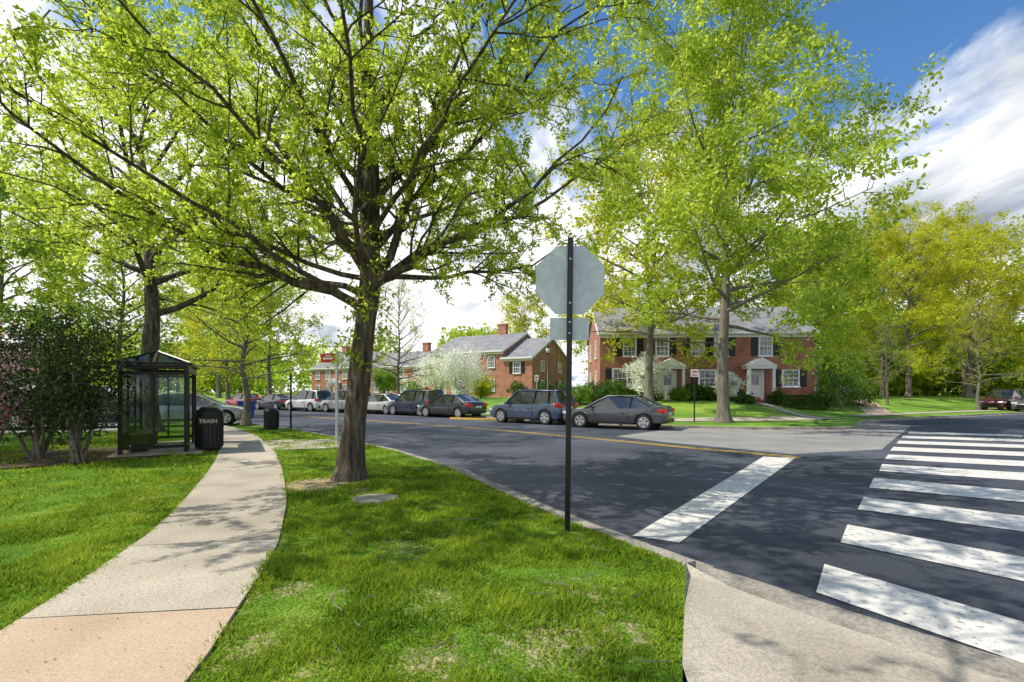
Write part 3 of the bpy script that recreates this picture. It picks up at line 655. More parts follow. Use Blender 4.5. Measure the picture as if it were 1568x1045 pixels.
# ------------------------------------------------------------ houses
def house(name, loc, rotz, Wd, D, eave, ridge, front=(), left=(), right=(), brick='brick', door=None, chim=None, hip=False):
    e = empty(name, loc, rotz)
    mb = MB()
    mb.box(0, Wd, 0, D, -1.2, eave)
    mb.prism([(0, eave), (D, eave), (D/2, ridge-.12)], 'x', .002, Wd-.002)
    mb.build('walls', [M[brick]], parent=e)
    mb = MB(); ov = .3; th = .14; sl = (ridge-eave)/(D/2)
    for sgn in (0, 1):
        def Y(v): return v if sgn == 0 else D-v
        z0 = eave-ov*sl
        pr = [(Y(-ov), z0), (Y(D/2), ridge), (Y(D/2), ridge+th), (Y(-ov), z0+th)]
        mb.prism(pr, 'x', -.15, Wd+.15)
    mb.build('roof', [M['slate']], parent=e)
    mb = MB()
    mb.box(-.17, Wd+.17, -ov-.10, -ov, eave-ov*sl-.03, eave-ov*sl+.15)
    mb.box(-.05, Wd+.05, -.10, -.003, eave-.42, eave-.16)
    for x in (-.19, Wd+.152):
        for sgn in (0, 1):
            def Y(v): return v if sgn == 0 else D-v
            mb.prism([(Y(-ov), eave-ov*sl-.12), (Y(D/2), ridge-.12), (Y(D/2), ridge+.12), (Y(-ov), eave-ov*sl+.12)], 'x', x, x+.038)
    mb.build('fascia_and_cornice', [M['white']], parent=e)
    fr = MB(); gl = MB(); sh = MB()
    def P(side, s0, s1, d0, d1):
        if side == 'F': return (s0, s1, -d1, -d0)
        if side == 'L': return (-d1, -d0, s0, s1)
        return (Wd+d0, Wd+d1, s0, s1)
    def win(side, s, z, w, h, shut):
        def bx(B, a, b, d0, d1, z0, z1): 
            x0, x1, y0, y1 = P(side, a, b, d0, d1); B.box(x0, x1, y0, y1, z0, z1)
        a, b, z0, z1 = s-w/2, s+w/2, z-h/2, z+h/2; f = .09
        bx(gl, a+f, b-f, .002, .02, z0+f, z1-f)
        bx(fr, a, a+f, .002, .075, z0, z1); bx(fr, b-f, b, .002, .075, z0, z1)
        bx(fr, a+f, b-f, .002, .07, z1-f, z1); bx(fr, a-.06, b+.06, .002, .12, z0-.08, z0); bx(fr, a+f, b-f, .002, .07, z0, z0+f*.8)
        bx(fr, a+f, b-f, .021, .055, z-.03, z+.03)
        nv = 2 if w > .8 else 1
        for k in range(1, nv+1):
            xx = a+f+(b-a-2*f)*k/(nv+1); bx(fr, xx-.014, xx+.014, .021, .04, z0+f, z-.03); bx(fr, xx-.014, xx+.014, .021, .04, z+.03, z1-f)
        for zz in ((z0+z)/2, (z1+z)/2): bx(fr, a+f, b-f, .0215, .036, zz-.012, zz+.012)
        if shut:
            for c in (a-.30, b+.30): bx(sh, c-.22, c+.22, .002, .05, z0, z1)
    for side, lst in (('F', front), ('L', left), ('R', right)):
        for q in lst: win(side, *q)
    if door is not None:
        for dxx in (door if isinstance(door, list) else [door]):
            fr.box(dxx-.62, dxx-.46, -.08, -.002, 0, 2.25); fr.box(dxx+.46, dxx+.62, -.08, -.002, 0, 2.25); fr.box(dxx-.46, dxx+.46, -.04, -.002, .05, 2.25)
            gl.box(dxx-.27, dxx+.27, -.055, -.041, 1.15, 1.9)
            for sx in (-.85, .85): fr.box(dxx+sx-.09, dxx+sx+.09, -1.15, -.97, 0, 2.3)
            fr.box(dxx-1.0, dxx+1.0, -1.2, -.085, 2.3, 2.5)
            fr.prism([(dxx-1.08, 2.503), (dxx+1.08, 2.503), (dxx, 3.1)], 'y', -1.25, -.005)
            sh.box(dxx-1.1, dxx+1.1, -1.5, -.01, -.3, -.02)
    fr.build('window_frames_and_door', [M['white']], parent=e); gl.build('window_glass', [M['winglass']], parent=e); sh.build('shutters', [M['shutter']], parent=e)
    if chim:
        mb = MB()
        for cx, cy in chim:
            mb.box(cx-.55, cx+.55, cy-.35, cy+.35, eave, ridge+1.25); mb.box(cx-.62, cx+.62, cy-.42, cy+.42, ridge+1.253, ridge+1.42)
        mb.build('chimney', [M[brick]], parent=e)
    return e
FW = [(2.2, 4.03, 1.0, 1.46, 1), (4.6, 4.03, 1.0, 1.46, 1), (7.2, 4.03, 1.0, 1.46, 1), (8.9, 4.03, 1.0, 1.46, 1), (12.1, 4.03, 1.0, 1.46, 1),
      (1.5, 1.65, 1.15, 1.5, 1), (2.95, 1.65, 1.15, 1.5, 0), (7.9, 1.65, 1.3, 1.3, 1), (13.9, 1.65, 1.25, 1.25, 1)]
house('brick_house', (6.6, 36.3, .97), math.radians(-3), 15.6, 8.5, 5.1, 7.5, front=FW, left=[(2.2, 4.0, .9, 1.4, 0), (2.2, 1.6, .9, 1.4, 0), (6, 4.0, .9, 1.4, 0), (6, 1.6, .9, 1.4, 0)], door=[11.35, 5.0], chim=[(5.5, 4.25)])
th = math.radians(-30); ux, uy = math.cos(th), math.sin(th)
c = (2.3, 55)
house('brick_house', (c[0]-ux*3.9, c[1]-uy*3.9, .9), th, 3.9, 10.4, 4.7, 7.3, front=[(1.9, 3.5, 1.0, 1.3, 1)], right=[(2.6, 1.4, 1.0, 1.4, 1), (2.6, 3.8, .9, 1.2, 0), (7.5, 1.4, 1.0, 1.4, 1), (7.5, 3.8, .9, 1.2, 0)], brick='brick2')
c2 = (c[0]-ux*3.9, c[1]-uy*3.9)
house('brick_house', (c2[0]-ux*11-.0, c2[1]-uy*11+.02, .9), th, 11, 11.5, 5.6, 8.2, front=[(1.5, 4.3, 1, 1.4, 0), (4.2, 4.3, 1, 1.4, 0), (6.9, 4.3, 1, 1.4, 0), (9.4, 4.3, 1, 1.4, 0), (1.5, 1.5, 1, 1.4, 0), (6.9, 1.5, 1, 1.4, 0), (9.4, 1.5, 1, 1.4, 0)], brick='brick2', door=4.2, chim=[(7.6, 5.75)])
house('brick_house', (-21.8, 74, .7), th, 11, 9, 4.7, 7.0, front=[(x, z, 1.1, 1.3, 0) for x in (1.5, 4, 6.5, 9.4) for z in (1.5, 3.7)], brick='brick2', door=[7.8], chim=[(7.5, 4.5)])
house('brick_house', (-33.5, 81, .6), th, 12, 9, 4.9, 7.4, front=[(x, z, 1.1, 1.3, 0) for x in (1.5, 4, 8, 10.5) for z in (1.5, 3.7)], brick='brick2', door=6, chim=[(3, 4.5)])
house('brick_house', (-52, 28, .1), math.radians(60), 14, 9, 5.1, 7.8, front=[(x, z, 1.1, 1.3, 0) for x in (1.5, 4, 8, 10.5) for z in (1.5, 3.8)], brick='brick', door=6)

# ------------------------------------------------------------ cars
def car(name, loc, heading, color, kind='sedan', wscale=1.0):
    suv = kind == 'suv'
    Lc, Wc, Hc = (4.6, 1.88, 1.72) if suv else (4.75, 1.84, 1.46)
    paint = noisy('car_paint', [(0.3, color), (0.7, tuple(c*1.1 for c in color))], 1, 0.28, metallic=0.35, coat=1.0, detail=1)
    e = empty(name, loc, heading); h = Lc/2; w = Wc/2
    fxs = [-1, -.975, -.93, -.82, -.7, -.55, -.4, -.2, 0, .2, .38, .52, .68, .82, .92, .97, 1]
    if suv:
        top = [.72, .95, 1.03, 1.06, 1.06, 1.05, 1.03, 1.01, 1.0, .99, .99, 1.0, .98, .93, .84, .72, .55]
    else:
        top = [.66, .90, .99, 1.02, 1.01, .97, .95, .93, .92, .91, .90, .90, .86, .80, .71, .62, .46]
    bot = [.42, .32, .27, .25, .23, .22, .22, .22, .22, .22, .22, .22, .22, .22, .24, .27, .34]
    wf = [.80, .89, .945, .975, .99, 1, 1, 1, 1, 1, 1, 1, .985, .96, .91, .84, .72]
    vs = []
    for f, tz, bz, q in zip(fxs, top, bot, wf):
        ww = w*q; half = [(0, bz), (.84*ww, bz), (.965*ww, bz+.07), (.985*ww, bz+(tz-bz)*.3), (1.0*ww, bz+(tz-bz)*.62), (.965*ww, tz-.12), (.93*ww, tz-.035), (.80*ww, tz), (0, tz+.02)]
        ring = [(y, z) for y, z in half]+[(-y, z) for y, z in half[-2:0:-1]]
        vs += [(f*h, y, z) for y, z in ring]
    n = 16; mb = MB(); fs = [tuple(range(n-1, -1, -1)), tuple((len(fxs)-1)*n+i for i in range(n))]
    for i in range(len(fxs)-1):
        for j in range(n): fs.append((i*n+j, i*n+(j+1) % n, (i+1)*n+(j+1) % n, (i+1)*n+j))
    mb.add(vs, fs); body = mb.build('body', [paint], parent=None, smooth=True)
    ax = (.60*h, -.62*h); wr = .36 if suv else .335
    cb = MB()
    for a in ax:
        for s in (-1, 1): cb.tube([(a, s*(w-.26), wr), (a, s*(w+.2), wr)], [wr+.055]*2, 24, cap=True)
    cut = cb.build('cut', [], None)
    md = body.modifiers.new('b', 'BOOLEAN'); md.operation = 'DIFFERENCE'; md.object = cut; md.solver = 'EXACT'
    dg = bpy.context.evaluated_depsgraph_get(); me2 = bpy.data.meshes.new_from_object(body.evaluated_get(dg))
    body.modifiers.clear(); body.data = me2; bpy.data.objects.remove(cut); body.parent = e
    try:
        me2.set_sharp_from_angle(angle=math.radians(40))
    except Exception: pass
    if suv: gx_ = [.52, .16, -.25, -.80, -.95]; zb = .98
    else: gx_ = [.52, .08, -.18, -.40, -.82]; zb = .89
    wb, wt = w*.905, w*.72
    zt = Hc-.03
    gm = MB(); BF, TF, TM, TR, BR = [g_*h for g_ in gx_]
    for s in (-1, 1):
        gm.add([(BF, s*wb*.93, zb-.02), ((BF+BR)/2, s*wb, zb), (BR, s*wb*.92, zb+.02), (TR, s*wt*.95, zt-.03), (TM, s*wt, zt), (TF, s*wt*.97, zt-.015)], [(0, 1, 2, 3, 4, 5)])
    gm.add([(BF, -wb*.93, zb-.02), (BF+.10, 0, zb-.01), (BF, wb*.93, zb-.02), (TF, wt*.97, zt-.015), (TF+.05, 0, zt+.01), (TF, -wt*.97, zt-.015)], [(0, 1, 4, 5), (1, 2, 3, 4)])
    gm.add([(BR, -wb*.92, zb+.02), (BR-.06, 0, zb+.03), (BR, wb*.92, zb+.02), (TR, wt*.95, zt-.03), (TR-.04, 0, zt), (TR, -wt*.95, zt-.03)], [(0, 1, 4, 5), (1, 2, 3, 4)])
    gm.build('windows', [M['carglass']], parent=e)
    rm = MB(); k = 7; vs = []; st = [TF+.04, (TF+TM)/2, TM, (TM+TR)/2, TR-.05]; zz = [zt-.005, zt+.012, zt+.018, zt+.008, zt-.015]
    for x, z in zip(st, zz):
        for q in range(k):
            y = (q/(k-1)*2-1); vs.append((x, y*wt*1.0, z+.045*(1-y*y)-.01))
    fs = [(i*k+j, i*k+j+1, (i+1)*k+j+1, (i+1)*k+j) for i in range(4) for j in range(k-1)]
    rm.add(vs, fs)
    for s in (-1, 1):
        rm.tube([(BF+.04, s*wb*.94, zb-.02), ((BF+TF)/2, s*(wb+wt)/2*.965, (zb+zt)/2+.02), (TF, s*wt*.985, zt), (TM, s*wt*1.01, zt+.01), (TR, s*wt*.97, zt-.02), ((TR+BR)/2, s*(wb+wt)/2*.945, (zb+zt)/2+.02), (BR-.02, s*wb*.93, zb)], [.045, .035, .035, .03, .04, .06, .08], 8)
    rm.build('roof_and_pillars', [paint], parent=e, smooth=True)
    bk = MB()
    for s in (-1, 1):
        xm = (BF*.36+BR*.64) if not suv else (BF*.45+BR*.55)
        bk.tube([(xm-.02, s*(wb*1.002), zb), (xm-.09, s*(wt*1.01), zt-.01)], [.035, .03], 6)
        if suv:
            bk.tube([(BR*.72, s*wb*.97, zb), (BR*.70, s*wt*1.0, zt-.01)], [.05, .05], 6)
            bk.tube([(TF-.1, s*wt*.92, zt+.05), (TR+.1, s*wt*.9, zt+.05)], [.02, .02], 6)
        for xx in (BF*.80, xm, BR*.82 if not suv else BR*.70): bk.box(xx-.006, xx+.006, s*(w*.985), s*(w+.004), .36, zb-.12)
        bk.box(-h*.40, h*.38, s*(w*.97), s*(w+.012), .23, .33)
        bk.box(xm+.12, xm+.3, s*(w*.98), s*(w+.02), zb-.22, zb-.19)
        for a in ax:
            bk.tube([(a, s*(w-.25), wr), (a, s*(w-.215), wr)], [wr+.05]*2, 24, cap=True)
    bk.box(-h-.012, -h+.25, -w*.72, w*.72, .30, .46)
    bk.box(h-.25, h+.012, -w*.55, w*.55, .30, .55)
    bk.build('trim', [M['black']], parent=e)
    wm = MB()
    for a in ax:
        for s in (-1, 1):
            y0 = s*(w-.215); y1 = s*(w-.01)
            wm.tube([(a, y0, wr), (a, y0+s*.01, wr), (a, y1-s*.02, wr), (a, y1, wr)], [wr-.03, wr, wr, wr-.02], 28, m=0, cap=True)
            wm.tube([(a, y1-s*.01, wr), (a, y1+s*.004, wr)], [wr*.70, wr*.68], 24, m=1, cap=True)
            for q in range(5):
                an = q*2*math.pi/5+.3
                c0, c1 = an-.22, an+.22
                wm.prism([(a+math.cos(c0)*wr*.28, wr+math.sin(c0)*wr*.28), (a+math.cos(c0+.08)*wr*.6, wr+math.sin(c0+.08)*wr*.6), (a+math.cos(c1-.08)*wr*.6, wr+math.sin(c1-.08)*wr*.6), (a+math.cos(c1)*wr*.28, wr+math.sin(c1)*wr*.28)], 'y', y1+s*.002, y1+s*.008, m=0)
    wm.build('wheels', [M['tire'], M['rim']], parent=e, smooth=False)
    lt = MB()
    zt_ = .98 if suv else .84
    for s in (-1, 1):
        lt.box(-h*.985-.02, -h*.93, s*w*.50, s*w*.93, zt_-.12, zt_+.06)
        if suv: lt.box(-h*.96, -h*.86, s*w*.80, s*w*.965, zt_-.10, zt_+.10)
        else: lt.box(-h*.95, -h*.86, s*w*.80, s*w*.975, zt_-.10, zt_+.05)
    lt.build('tail_lights', [M['tail']], parent=e, bevel=.02)
    lt = MB()
    for s in (-1, 1): lt.box(h*.87, h*.975, s*w*.52, s*w*.90, .60, .74)
    lt.box(-h-.018, -h*.97, -.26, .26, .62 if not suv else .78, .76 if not suv else .92)
    lt.build('head_lights_and_plate', [M['lamp']], parent=e, bevel=.02)
    mr = MB()
    for s in (-1, 1): mr.box(BF*.74-.07, BF*.74+.07, s*(w*.93), s*(w+.16), zb+.02, zb+.15)
    mr.build('mirrors', [paint], parent=e, bevel=.03)
    return e
dirn = math.atan2(.62, -.78)
car('parked_suv', (1.05, 25.3, 0), dirn, (0.06, 0.085, 0.14), 'suv')
car('parked_car', (4.75, 21.9, 0), math.atan2(.52, -.85), (0.06, 0.065, 0.075), 'sedan')
far = [(-3.9, 31.0, (0.03, 0.035, 0.045), 'sedan'), (-6.6, 33.3, (0.03, 0.04, 0.07), 'suv'), (-9.5, 35.7, (0.5, 0.5, 0.5), 'sedan'), (-13.0, 38.0, (0.3, 0.31, 0.33), 'suv'), (-17.0, 40.6, (0.6, 0.6, 0.6), 'suv'), (-21.2, 43.4, (0.04, 0.04, 0.05), 'sedan'), (-25.6, 46.3, (0.35, 0.03, 0.03), 'sedan')]
for x, y, c_, k in far: car('parked_suv' if k == 'suv' else 'parked_car', (x, y, 0), math.radians(142 if x > -10 else 147), c_, k)
for x, y, c_, k, a in [(-14.6, 22.0, (0.4, 0.41, 0.42), 'sedan', 25), (-17.8, 20.8, (0.04, 0.045, 0.05), 'suv', 20), (-21.0, 19.6, (0.35, 0.02, 0.02), 'sedan', 10), (-24.5, 23, (0.4, 0.4, 0.4), 'suv', 10)]:
    car('parked_suv' if k == 'suv' else 'parked_car', (x, y, KT+.01), math.radians(a), c_, k)
for x, y, c_, k, a in [(41, 40.2, (0.10, 0.012, 0.015), 'suv', 205), (40.4, 37.0, (0.10, 0.11, 0.12), 'sedan', 205), (47, 43, (0.05, 0.06, 0.1), 'suv', 205)]:
    car('parked_suv' if k == 'suv' else 'parked_car', (x, y, .02 if y < FK(x) else H(x, y)), math.radians(a), c_, k)

# ------------------------------------------------------------ street furniture
e = empty('stop_sign', (0.61, 5.33, KT))
mb = MB(); mb.box(-.03, .03, -.024, .024, -.1, 3.22)
post = mb.build('post', [M['black']], parent=e, bevel=.006)
mb = MB(); R_ = .375/math.cos(math.pi/8)
octo = [(R_*math.cos(math.pi/8+i*math.pi/4), R_*math.sin(math.pi/8+i*math.pi/4)+2.76) for i in range(8)]
mb.prism(octo, 'y', .028, .031, 0); mb.build('sign_panel', [M['alu']], parent=e)
mb = MB(); mb.prism([(x*.995, (z-2.76)*.995+2.76) for x, z in octo], 'y', .0315, .0335, 0); mb.build('sign_face', [M['red']], parent=e)
mb = MB(); mb.box(-.215, .215, .028, .031, 2.10, 2.345); mb.build('plaque', [M['alu']], parent=e)
mb = MB()
for z_ in (2.5, 2.98, 2.17, 2.29): mb.tube([(0, -.034, z_), (0, -.022, z_)], [.011, .011], 8, cap=True)
mb.build('bolts', [M['greywhite']], parent=e)
e.rotation_euler = (math.radians(.4), math.radians(.6), math.radians(-4))

e = empty('bus_shelter', (-8.15, 12.1, KT), math.radians(120))
Ls, Ds, Hs = 3.0, 1.3, 2.08
mb = MB(); mb.box(-.3, Ls+.3, -.35, Ds+.2, -.02, .03); mb.build('slab', [M['concrete']], parent=e)
mb = MB(); p = .045
for x in (0, Ls):
    for y in (0, Ds): mb.box(x-p, x+p, y-p, y+p, .03, Hs)
for x in (Ls/3, 2*Ls/3): mb.box(x-.03, x+.03, Ds-.03, Ds+.03, .03, Hs)
mb.box(.62, .68, -.03, .03, .03, Hs); mb.box(Ls-.68, Ls-.62, -.03, .03, .03, Hs)
for x in (0, Ls): 
    for yy in (Ds*.5,): mb.box(x-.025, x+.025, yy-.025, yy+.025, .2, Hs-.02)
for z_ in (.18, 1.98):
    mb.box(p, Ls-p, Ds-.028, Ds+.028, z_-.04, z_+.04); mb.box(-.028, .028, p, Ds-p, z_-.04, z_+.04); mb.box(Ls-.028, Ls+.028, p, Ds-p, z_-.04, z_+.04)
mb.box(-.05, Ls+.05, -.05, .05, Hs-.06, Hs+.1); mb.box(-.05, Ls+.05, Ds-.05, Ds+.05, Hs+.021, Hs+.1); mb.box(-.05, .05, .05, Ds-.05, Hs+.022, Hs+.1); mb.box(Ls-.05, Ls+.05, .05, Ds-.05, Hs+.022, Hs+.1)
mb.box(.03, .65, -.028, .028, .14, .22); mb.box(Ls-.65, Ls-.03, -.028, .028, .14, .22)
mb.build('frame', [M['bronze']], parent=e, bevel=.006)
mb = MB(); o_ = .12
base = [(-o_, -o_), (Ls+o_, -o_), (Ls+o_, Ds+o_), (-o_, Ds+o_)]
z0, z1, z2 = Hs+.10, Hs+.15, Hs+.48
mb.add([(x, y, z0) for x, y in base]+[(x, y, z1) for x, y in base]+[(Ds*.55, Ds/2, z2), (Ls-Ds*.55, Ds/2, z2)],
       [(0, 1, 5, 4), (1, 2, 6, 5), (2, 3, 7, 6), (3, 0, 4, 7), (4, 5, 9, 8), (6, 7, 8, 9), (5, 6, 9), (7, 4, 8)])
mb.build('roof', [M['clear']], parent=e)
mb = MB()
for (a, b) in [((-o_, -o_, z1), (Ds*.55, Ds/2, z2)), ((-o_, Ds+o_, z1), (Ds*.55, Ds/2, z2)), ((Ls+o_, -o_, z1), (Ls-Ds*.55, Ds/2, z2)), ((Ls+o_, Ds+o_, z1), (Ls-Ds*.55, Ds/2, z2)), ((Ds*.55, Ds/2, z2), (Ls-Ds*.55, Ds/2, z2)),
               ((-o_, -o_, z1), (-o_, Ds+o_, z1)), ((-o_, -o_, z1), (Ls+o_, -o_, z1)), ((Ls+o_, -o_, z1), (Ls+o_, Ds+o_, z1)), ((-o_, Ds+o_, z1), (Ls+o_, Ds+o_, z1)), ((-o_, Ds/2, z1), (Ds*.55, Ds/2, z2))]+[((x_, y_, z1), (x_, Ds/2, z2)) for x_ in (Ds*.55, Ls/2, Ls-Ds*.55) for y_ in (-o_, Ds+o_)]:
    mb.tube([a, b], [.028, .028], 6)
mb.build('roof_ribs', [M['bronze']], parent=e)
mb = MB()
mb.box(.05, Ls-.05, Ds-.004, Ds+.004, .225, Hs-.145); mb.box(-.004, .004, .05, Ds-.05, .225, Hs-.145); mb.box(Ls-.004, Ls+.004, .05, Ds-.05, .225, Hs-.145)
mb.box(.05, .6, -.004, .004, .225, Hs-.065); mb.box(Ls-.6, Ls-.05, -.004, .004, .225, Hs-.065)
mb.build('glass_panels', [M['clear']], parent=e)
mb = MB()
for k in range(4): mb.box(.4, Ls-.4, Ds-.5+k*.11, Ds-.5+k*.11+.08, .45, .48)
for x in (.55, Ls/2, Ls-.55): mb.box(x-.03, x+.03, Ds-.45, Ds-.12, .03, .449)
mb.build('bench', [M['black']], parent=e, bevel=.005)

def can(name, loc, r, h, rot=0, label=True):
    e = empty(name, loc, rot); mb = MB()
    prof = [(r*.92, 0), (r*.94, .05), (r, .06), (r, h*.86), (r*1.04, h*.87), (r*1.04, h*.95), (r*.9, h)]
    mb.tube([(0, 0, z) for _, z in prof[:7]], [q for q, _ in prof[:7]], 28, cap=True)
    for i in range(20):
        a = i*2*math.pi/20; mb.tube([(math.cos(a)*r*1.01, math.sin(a)*r*1.01, .08), (math.cos(a)*r*1.01, math.sin(a)*r*1.01, h*.85)], [.012]*2, 4)
    mb.build('drum', [M['black']], parent=e)
    mb = MB(); mb.tube([(0, 0, h), (0, 0, h+.05), (0, 0, h+.08)], [r*.75, r*.7, r*.4], 24, cap=True); mb.build('lid', [M['bronze']], parent=e)
    if label:
        bpy.ops.object.text_add(); t = bpy.context.object; t.data.body = 'TRASH'; t.data.size = .13; t.data.align_x = 'CENTER'; t.data.extrude = .003
        t.rotation_euler = (math.pi/2, 0, 0); t.location = (0, -r*1.06, h*.68); t.parent = e; t.name = 'label'; t.data.materials.append(M['white'])
        mb = MB(); mb.box(-.22, .22, -r*1.05, -r*.9, h*.64, h*.82); mb.build('label_plate', [M['black']], parent=e)
can('trash_can', (-7.98, 12.75, KT+.01), .31, 1.05, math.radians(28))
can('trash_can', (-9.75, 19.6, KT), .27, .8, math.radians(20), False)
e = empty('recycling_bin', (-14.6, 26.6, KT)); mb = MB()
mb.add([(-.24, -.28, .05), (.24, -.28, .05), (.24, .28, .05), (-.24, .28, .05), (-.32, -.36, .95), (.32, -.36, .95), (.32, .36, .95), (-.32, .36, .95)], [(0, 3, 2, 1), (4, 5, 6, 7), (0, 1, 5, 4), (1, 2, 6, 5), (2, 3, 7, 6), (3, 0, 4, 7)])
mb.box(-.35, .35, -.40, .40, .952, 1.03); mb.build('bin_body', [M['bluebin']], parent=e, bevel=.02)

e = empty('bus_stop_sign', (-4.98, 13.75, KT))
mb = MB(); mb.box(-.035, .035, -.035, .035, -.1, 2.64); mb.build('post', [M['greywhite']], parent=e, bevel=.008)
mb = MB(); mb.box(-.50, -.06, -.012, .012, 2.36, 2.62); mb.build('flag_red', [M['red']], parent=e)
mb = MB(); mb.box(-.50, -.06, -.0125, .0125, 2.29, 2.357); mb.box(.04, .19, -.012, .012, 2.28, 2.62); mb.build('flag_panel', [M['white']], parent=e)
mb = MB(); mb.box(-.42, -.14, -.016, -.0125, 2.45, 2.50); mb.box(-.36, -.2, -.016, -.0125, 2.54, 2.57); mb.box(-.45, -.11, -.016, -.0128, 2.31, 2.34); mb.build('flag_lettering', [M['white']], parent=e)
e.rotation_euler[2] = math.radians(-12)

def lamp(name, loc, h):
    e = empty(name, loc); mb = MB()
    mb.tube([(0, 0, -.1), (0, 0, .3), (0, 0, .35), (0, 0, h)], [.12, .11, .06, .045], 12, cap=True)
    mb.tube([(0, 0, h), (0, 0, h+.08), (0, 0, h+.1)], [.05, .12, .12], 12, cap=True)
    mb.tube([(0, 0, h+.48), (0, 0, h+.56), (0, 0, h+.70)], [.2, .16, .02], 12, cap=True)
    mb.build('post', [M['black']], parent=e, smooth=True)
    mb = MB(); mb.tube([(0, 0, h+.1), (0, 0, h+.48)], [.11, .17], 12, cap=True); mb.build('globe', [M['lamp']], parent=e, smooth=True)
lamp('street_lamp', (2.6, 35.0, gz(2.6, 35)), 3.6)
lamp('street_lamp', (-23, 33.2, .1), 3.2)
def psign(name, loc, h, w=.3, hh=.45, rot=0, pm='greywhite', pan='white'):
    e = empty(name, loc, rot); mb = MB(); mb.box(-.03, .03, -.02, .02, -.1, h); mb.build('post', [M[pm]], parent=e)
    mb = MB(); mb.box(-w/2, w/2, -.03, -.022, h-hh-.05, h-.05); mb.build('panel', [M[pan]], parent=e)
    mb = MB(); mb.box(-w*.36, w*.36, -.034, -.031, h-hh*.55, h-hh*.35); mb.box(-w*.36, w*.36, -.034, -.031, h-hh*.95, h-hh*.8); mb.build('lettering', [M['red']], parent=e)
psign('parking_sign', (1.75, 34.5, gz(1.75, 34.5)), 2.3)
psign('parking_sign', (9.2, 24.4, H(9.2, 24.4)), 2.7, .38, .38, pm='black')
psign('parking_sign', (-3.5, 33.0, .15), 2.3)
psign('parking_sign', (-11.2, 39, .15), 2.3)
psign('parking_sign', (-9.1, 19.9, KT), 2.3, .04, .35, rot=1.2, pm='black', pan='black')

rng = np.random.default_rng(4); mb = MB()
for i in range(34):
    x = rng.uniform(-1.7, 1.0); y = rng.uniform(2.6, 6.5)
    if not vergemask(np.array([x]), np.array([y]))[0]: continue
    a = rng.uniform(0, 6.28); q = pl((x, y, KT+.02), (math.cos(a), math.sin(a), 0), rng.uniform(.08, .35), 4, .15, 0, rng); q[:, 2] = KT+.03
    mb.tube(q, [.005, .004, .004, .003, .002], 4)
mb.build('fallen_twigs', [M['bark_l']])
n = 1300
x = rng.uniform(-4, 3.5, n); y = rng.uniform(2.5, 11, n)
C = np.stack([x, y, np.where(vergemask(x, y), KT+.02, .014)], 1)
Vq = leaf_quads(C, .016, rng, .6, .85); npmesh('leaf_litter', Vq, 4, M['bark_l'])

# ------------------------------------------------------------ sky and sun
EL = math.radians(52); AZv = Vector((-1.0, -0.10, 0)).normalized()
s = Vector((AZv.x*math.cos(EL), AZv.y*math.cos(EL), math.sin(EL)))
sd = bpy.data.lights.new('sun', 'SUN'); sd.energy = 5.0; sd.angle = math.radians(.5); sd.color = (1, .94, .83)
so = bpy.data.objects.new('sun', sd); COL.objects.link(so); so.rotation_euler = (-s).to_track_quat('-Z', 'Y').to_euler()
w = bpy.data.worlds.new('World'); scene.world = w; w.use_nodes = True
w.cycles.sampling_method = 'NONE'
N = w.node_tree.nodes; L = w.node_tree.links; bg = N['Background']
sky = N.new('ShaderNodeTexSky'); sky.sky_type = 'NISHITA'; sky.sun_disc = False; sky.sun_elevation = EL; sky.sun_rotation = math.atan2(AZv.x, AZv.y) % (2*math.pi)
sky.air_density = 1.0; sky.dust_density = .4; sky.ozone_density = 3.0
tc = N.new('ShaderNodeTexCoord'); sp = N.new('ShaderNodeSeparateXYZ'); L.new(tc.outputs['Generated'], sp.inputs[0])
def mth(op, a, b=None, c=None):
    n = N.new('ShaderNodeMath'); n.operation = op
    for i, v in enumerate((a, b, c)):
        if v is None: continue
        if isinstance(v, (int, float)): n.inputs[i].default_value = v
        else: L.new(v, n.inputs[i])
    return n.outputs[0]
zc = mth('ADD', mth('MAXIMUM', sp.outputs[2], 0.0), .12)
px = mth('DIVIDE', sp.outputs[0], zc); py = mth('DIVIDE', sp.outputs[1], zc)
cm = N.new('ShaderNodeCombineXYZ'); L.new(px, cm.inputs[0]); L.new(py, cm.inputs[1])
mp = N.new('ShaderNodeMapping'); mp.inputs['Rotation'].default_value = (0, 0, math.radians(40)); mp.inputs['Scale'].default_value = (1.0, .5, 1); L.new(cm.outputs[0], mp.inputs[0])
nz = N.new('ShaderNodeTexNoise'); nz.inputs['Scale'].default_value = 1.9; nz.inputs['Detail'].default_value = 7; nz.inputs['Roughness'].default_value = .58; nz.inputs['Distortion'].default_value = .3; L.new(mp.outputs[0], nz.inputs['Vector'])
dist = mth('SQRT', mth('ADD', mth('MULTIPLY', px, px), mth('MULTIPLY', py, py)))
bias = mth('MULTIPLY', mth('SUBTRACT', mth('MINIMUM', dist, 2.6), 1.45), .30)
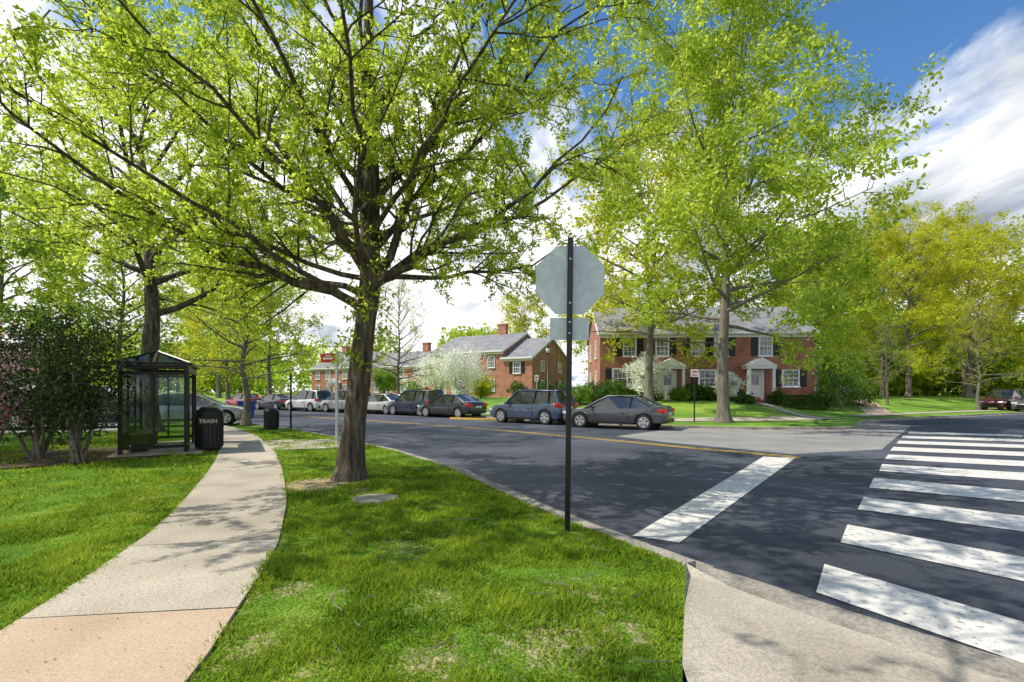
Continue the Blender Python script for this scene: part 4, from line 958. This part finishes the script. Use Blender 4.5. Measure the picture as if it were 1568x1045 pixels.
lb = mth('MULTIPLY', mth('MAXIMUM', mth('MINIMUM', mth('SUBTRACT', .45, px), .8), 0.0), .15)
mk = mth('ADD', mth('ADD', nz.outputs['Fac'], bias), lb)
rm = ramp(N, [(.51, (0, 0, 0)), (.63, (1, 1, 1))]); L.new(mk, rm.inputs[0])
nz2 = N.new('ShaderNodeTexNoise'); nz2.inputs['Scale'].default_value = 2.0; nz2.inputs['Detail'].default_value = 7; nz2.inputs['Distortion'].default_value = .4
mo = N.new('ShaderNodeVectorMath'); mo.operation = 'ADD'; mo.inputs[1].default_value = (3.7, 1.2, 0); L.new(mp.outputs[0], mo.inputs[0]); L.new(mo.outputs[0], nz2.inputs['Vector'])
# overcast bellies sit in the eastern (right) part of the sky, bright cumulus elsewhere
br = mth('MULTIPLY', mth('MAXIMUM', mth('MINIMUM', mth('SUBTRACT', 1.3, px), 1.0), 0.0), .16)
cf = mth('ADD', nz2.outputs['Fac'], br)
rc = ramp(N, [(.38, (2.4, 2.9, 3.7)), (.47, (5.0, 5.4, 6.0)), (.58, (9.6, 9.6, 9.7))]); L.new(cf, rc.inputs[0])
hs = N.new('ShaderNodeHueSaturation'); hs.inputs['Saturation'].default_value = 1.2; hs.inputs['Value'].default_value = 1.4; L.new(sky.outputs[0], hs.inputs['Color'])
mx = N.new('ShaderNodeMix'); mx.data_type = 'RGBA'; L.new(rm.outputs[0], mx.inputs[0]); L.new(hs.outputs[0], mx.inputs[6]); L.new(rc.outputs[0], mx.inputs[7])
L.new(mx.outputs[2], bg.inputs[0]); bg.inputs[1].default_value = .13

# ------------------------------------------------------------ camera
cd = bpy.data.cameras.new('camera'); cam = bpy.data.objects.new('camera', cd); COL.objects.link(cam); scene.camera = cam
cam.location = (0, 0, 1.63); cam.rotation_euler = (math.pi/2, 0, 0)
cd.sensor_width = 36; cd.lens = 17.0; cd.shift_y = .0494; cd.clip_end = 4000; cd.clip_start = .05
scene.view_settings.view_transform = 'Standard'; scene.view_settings.look = 'None'; scene.view_settings.exposure = 0
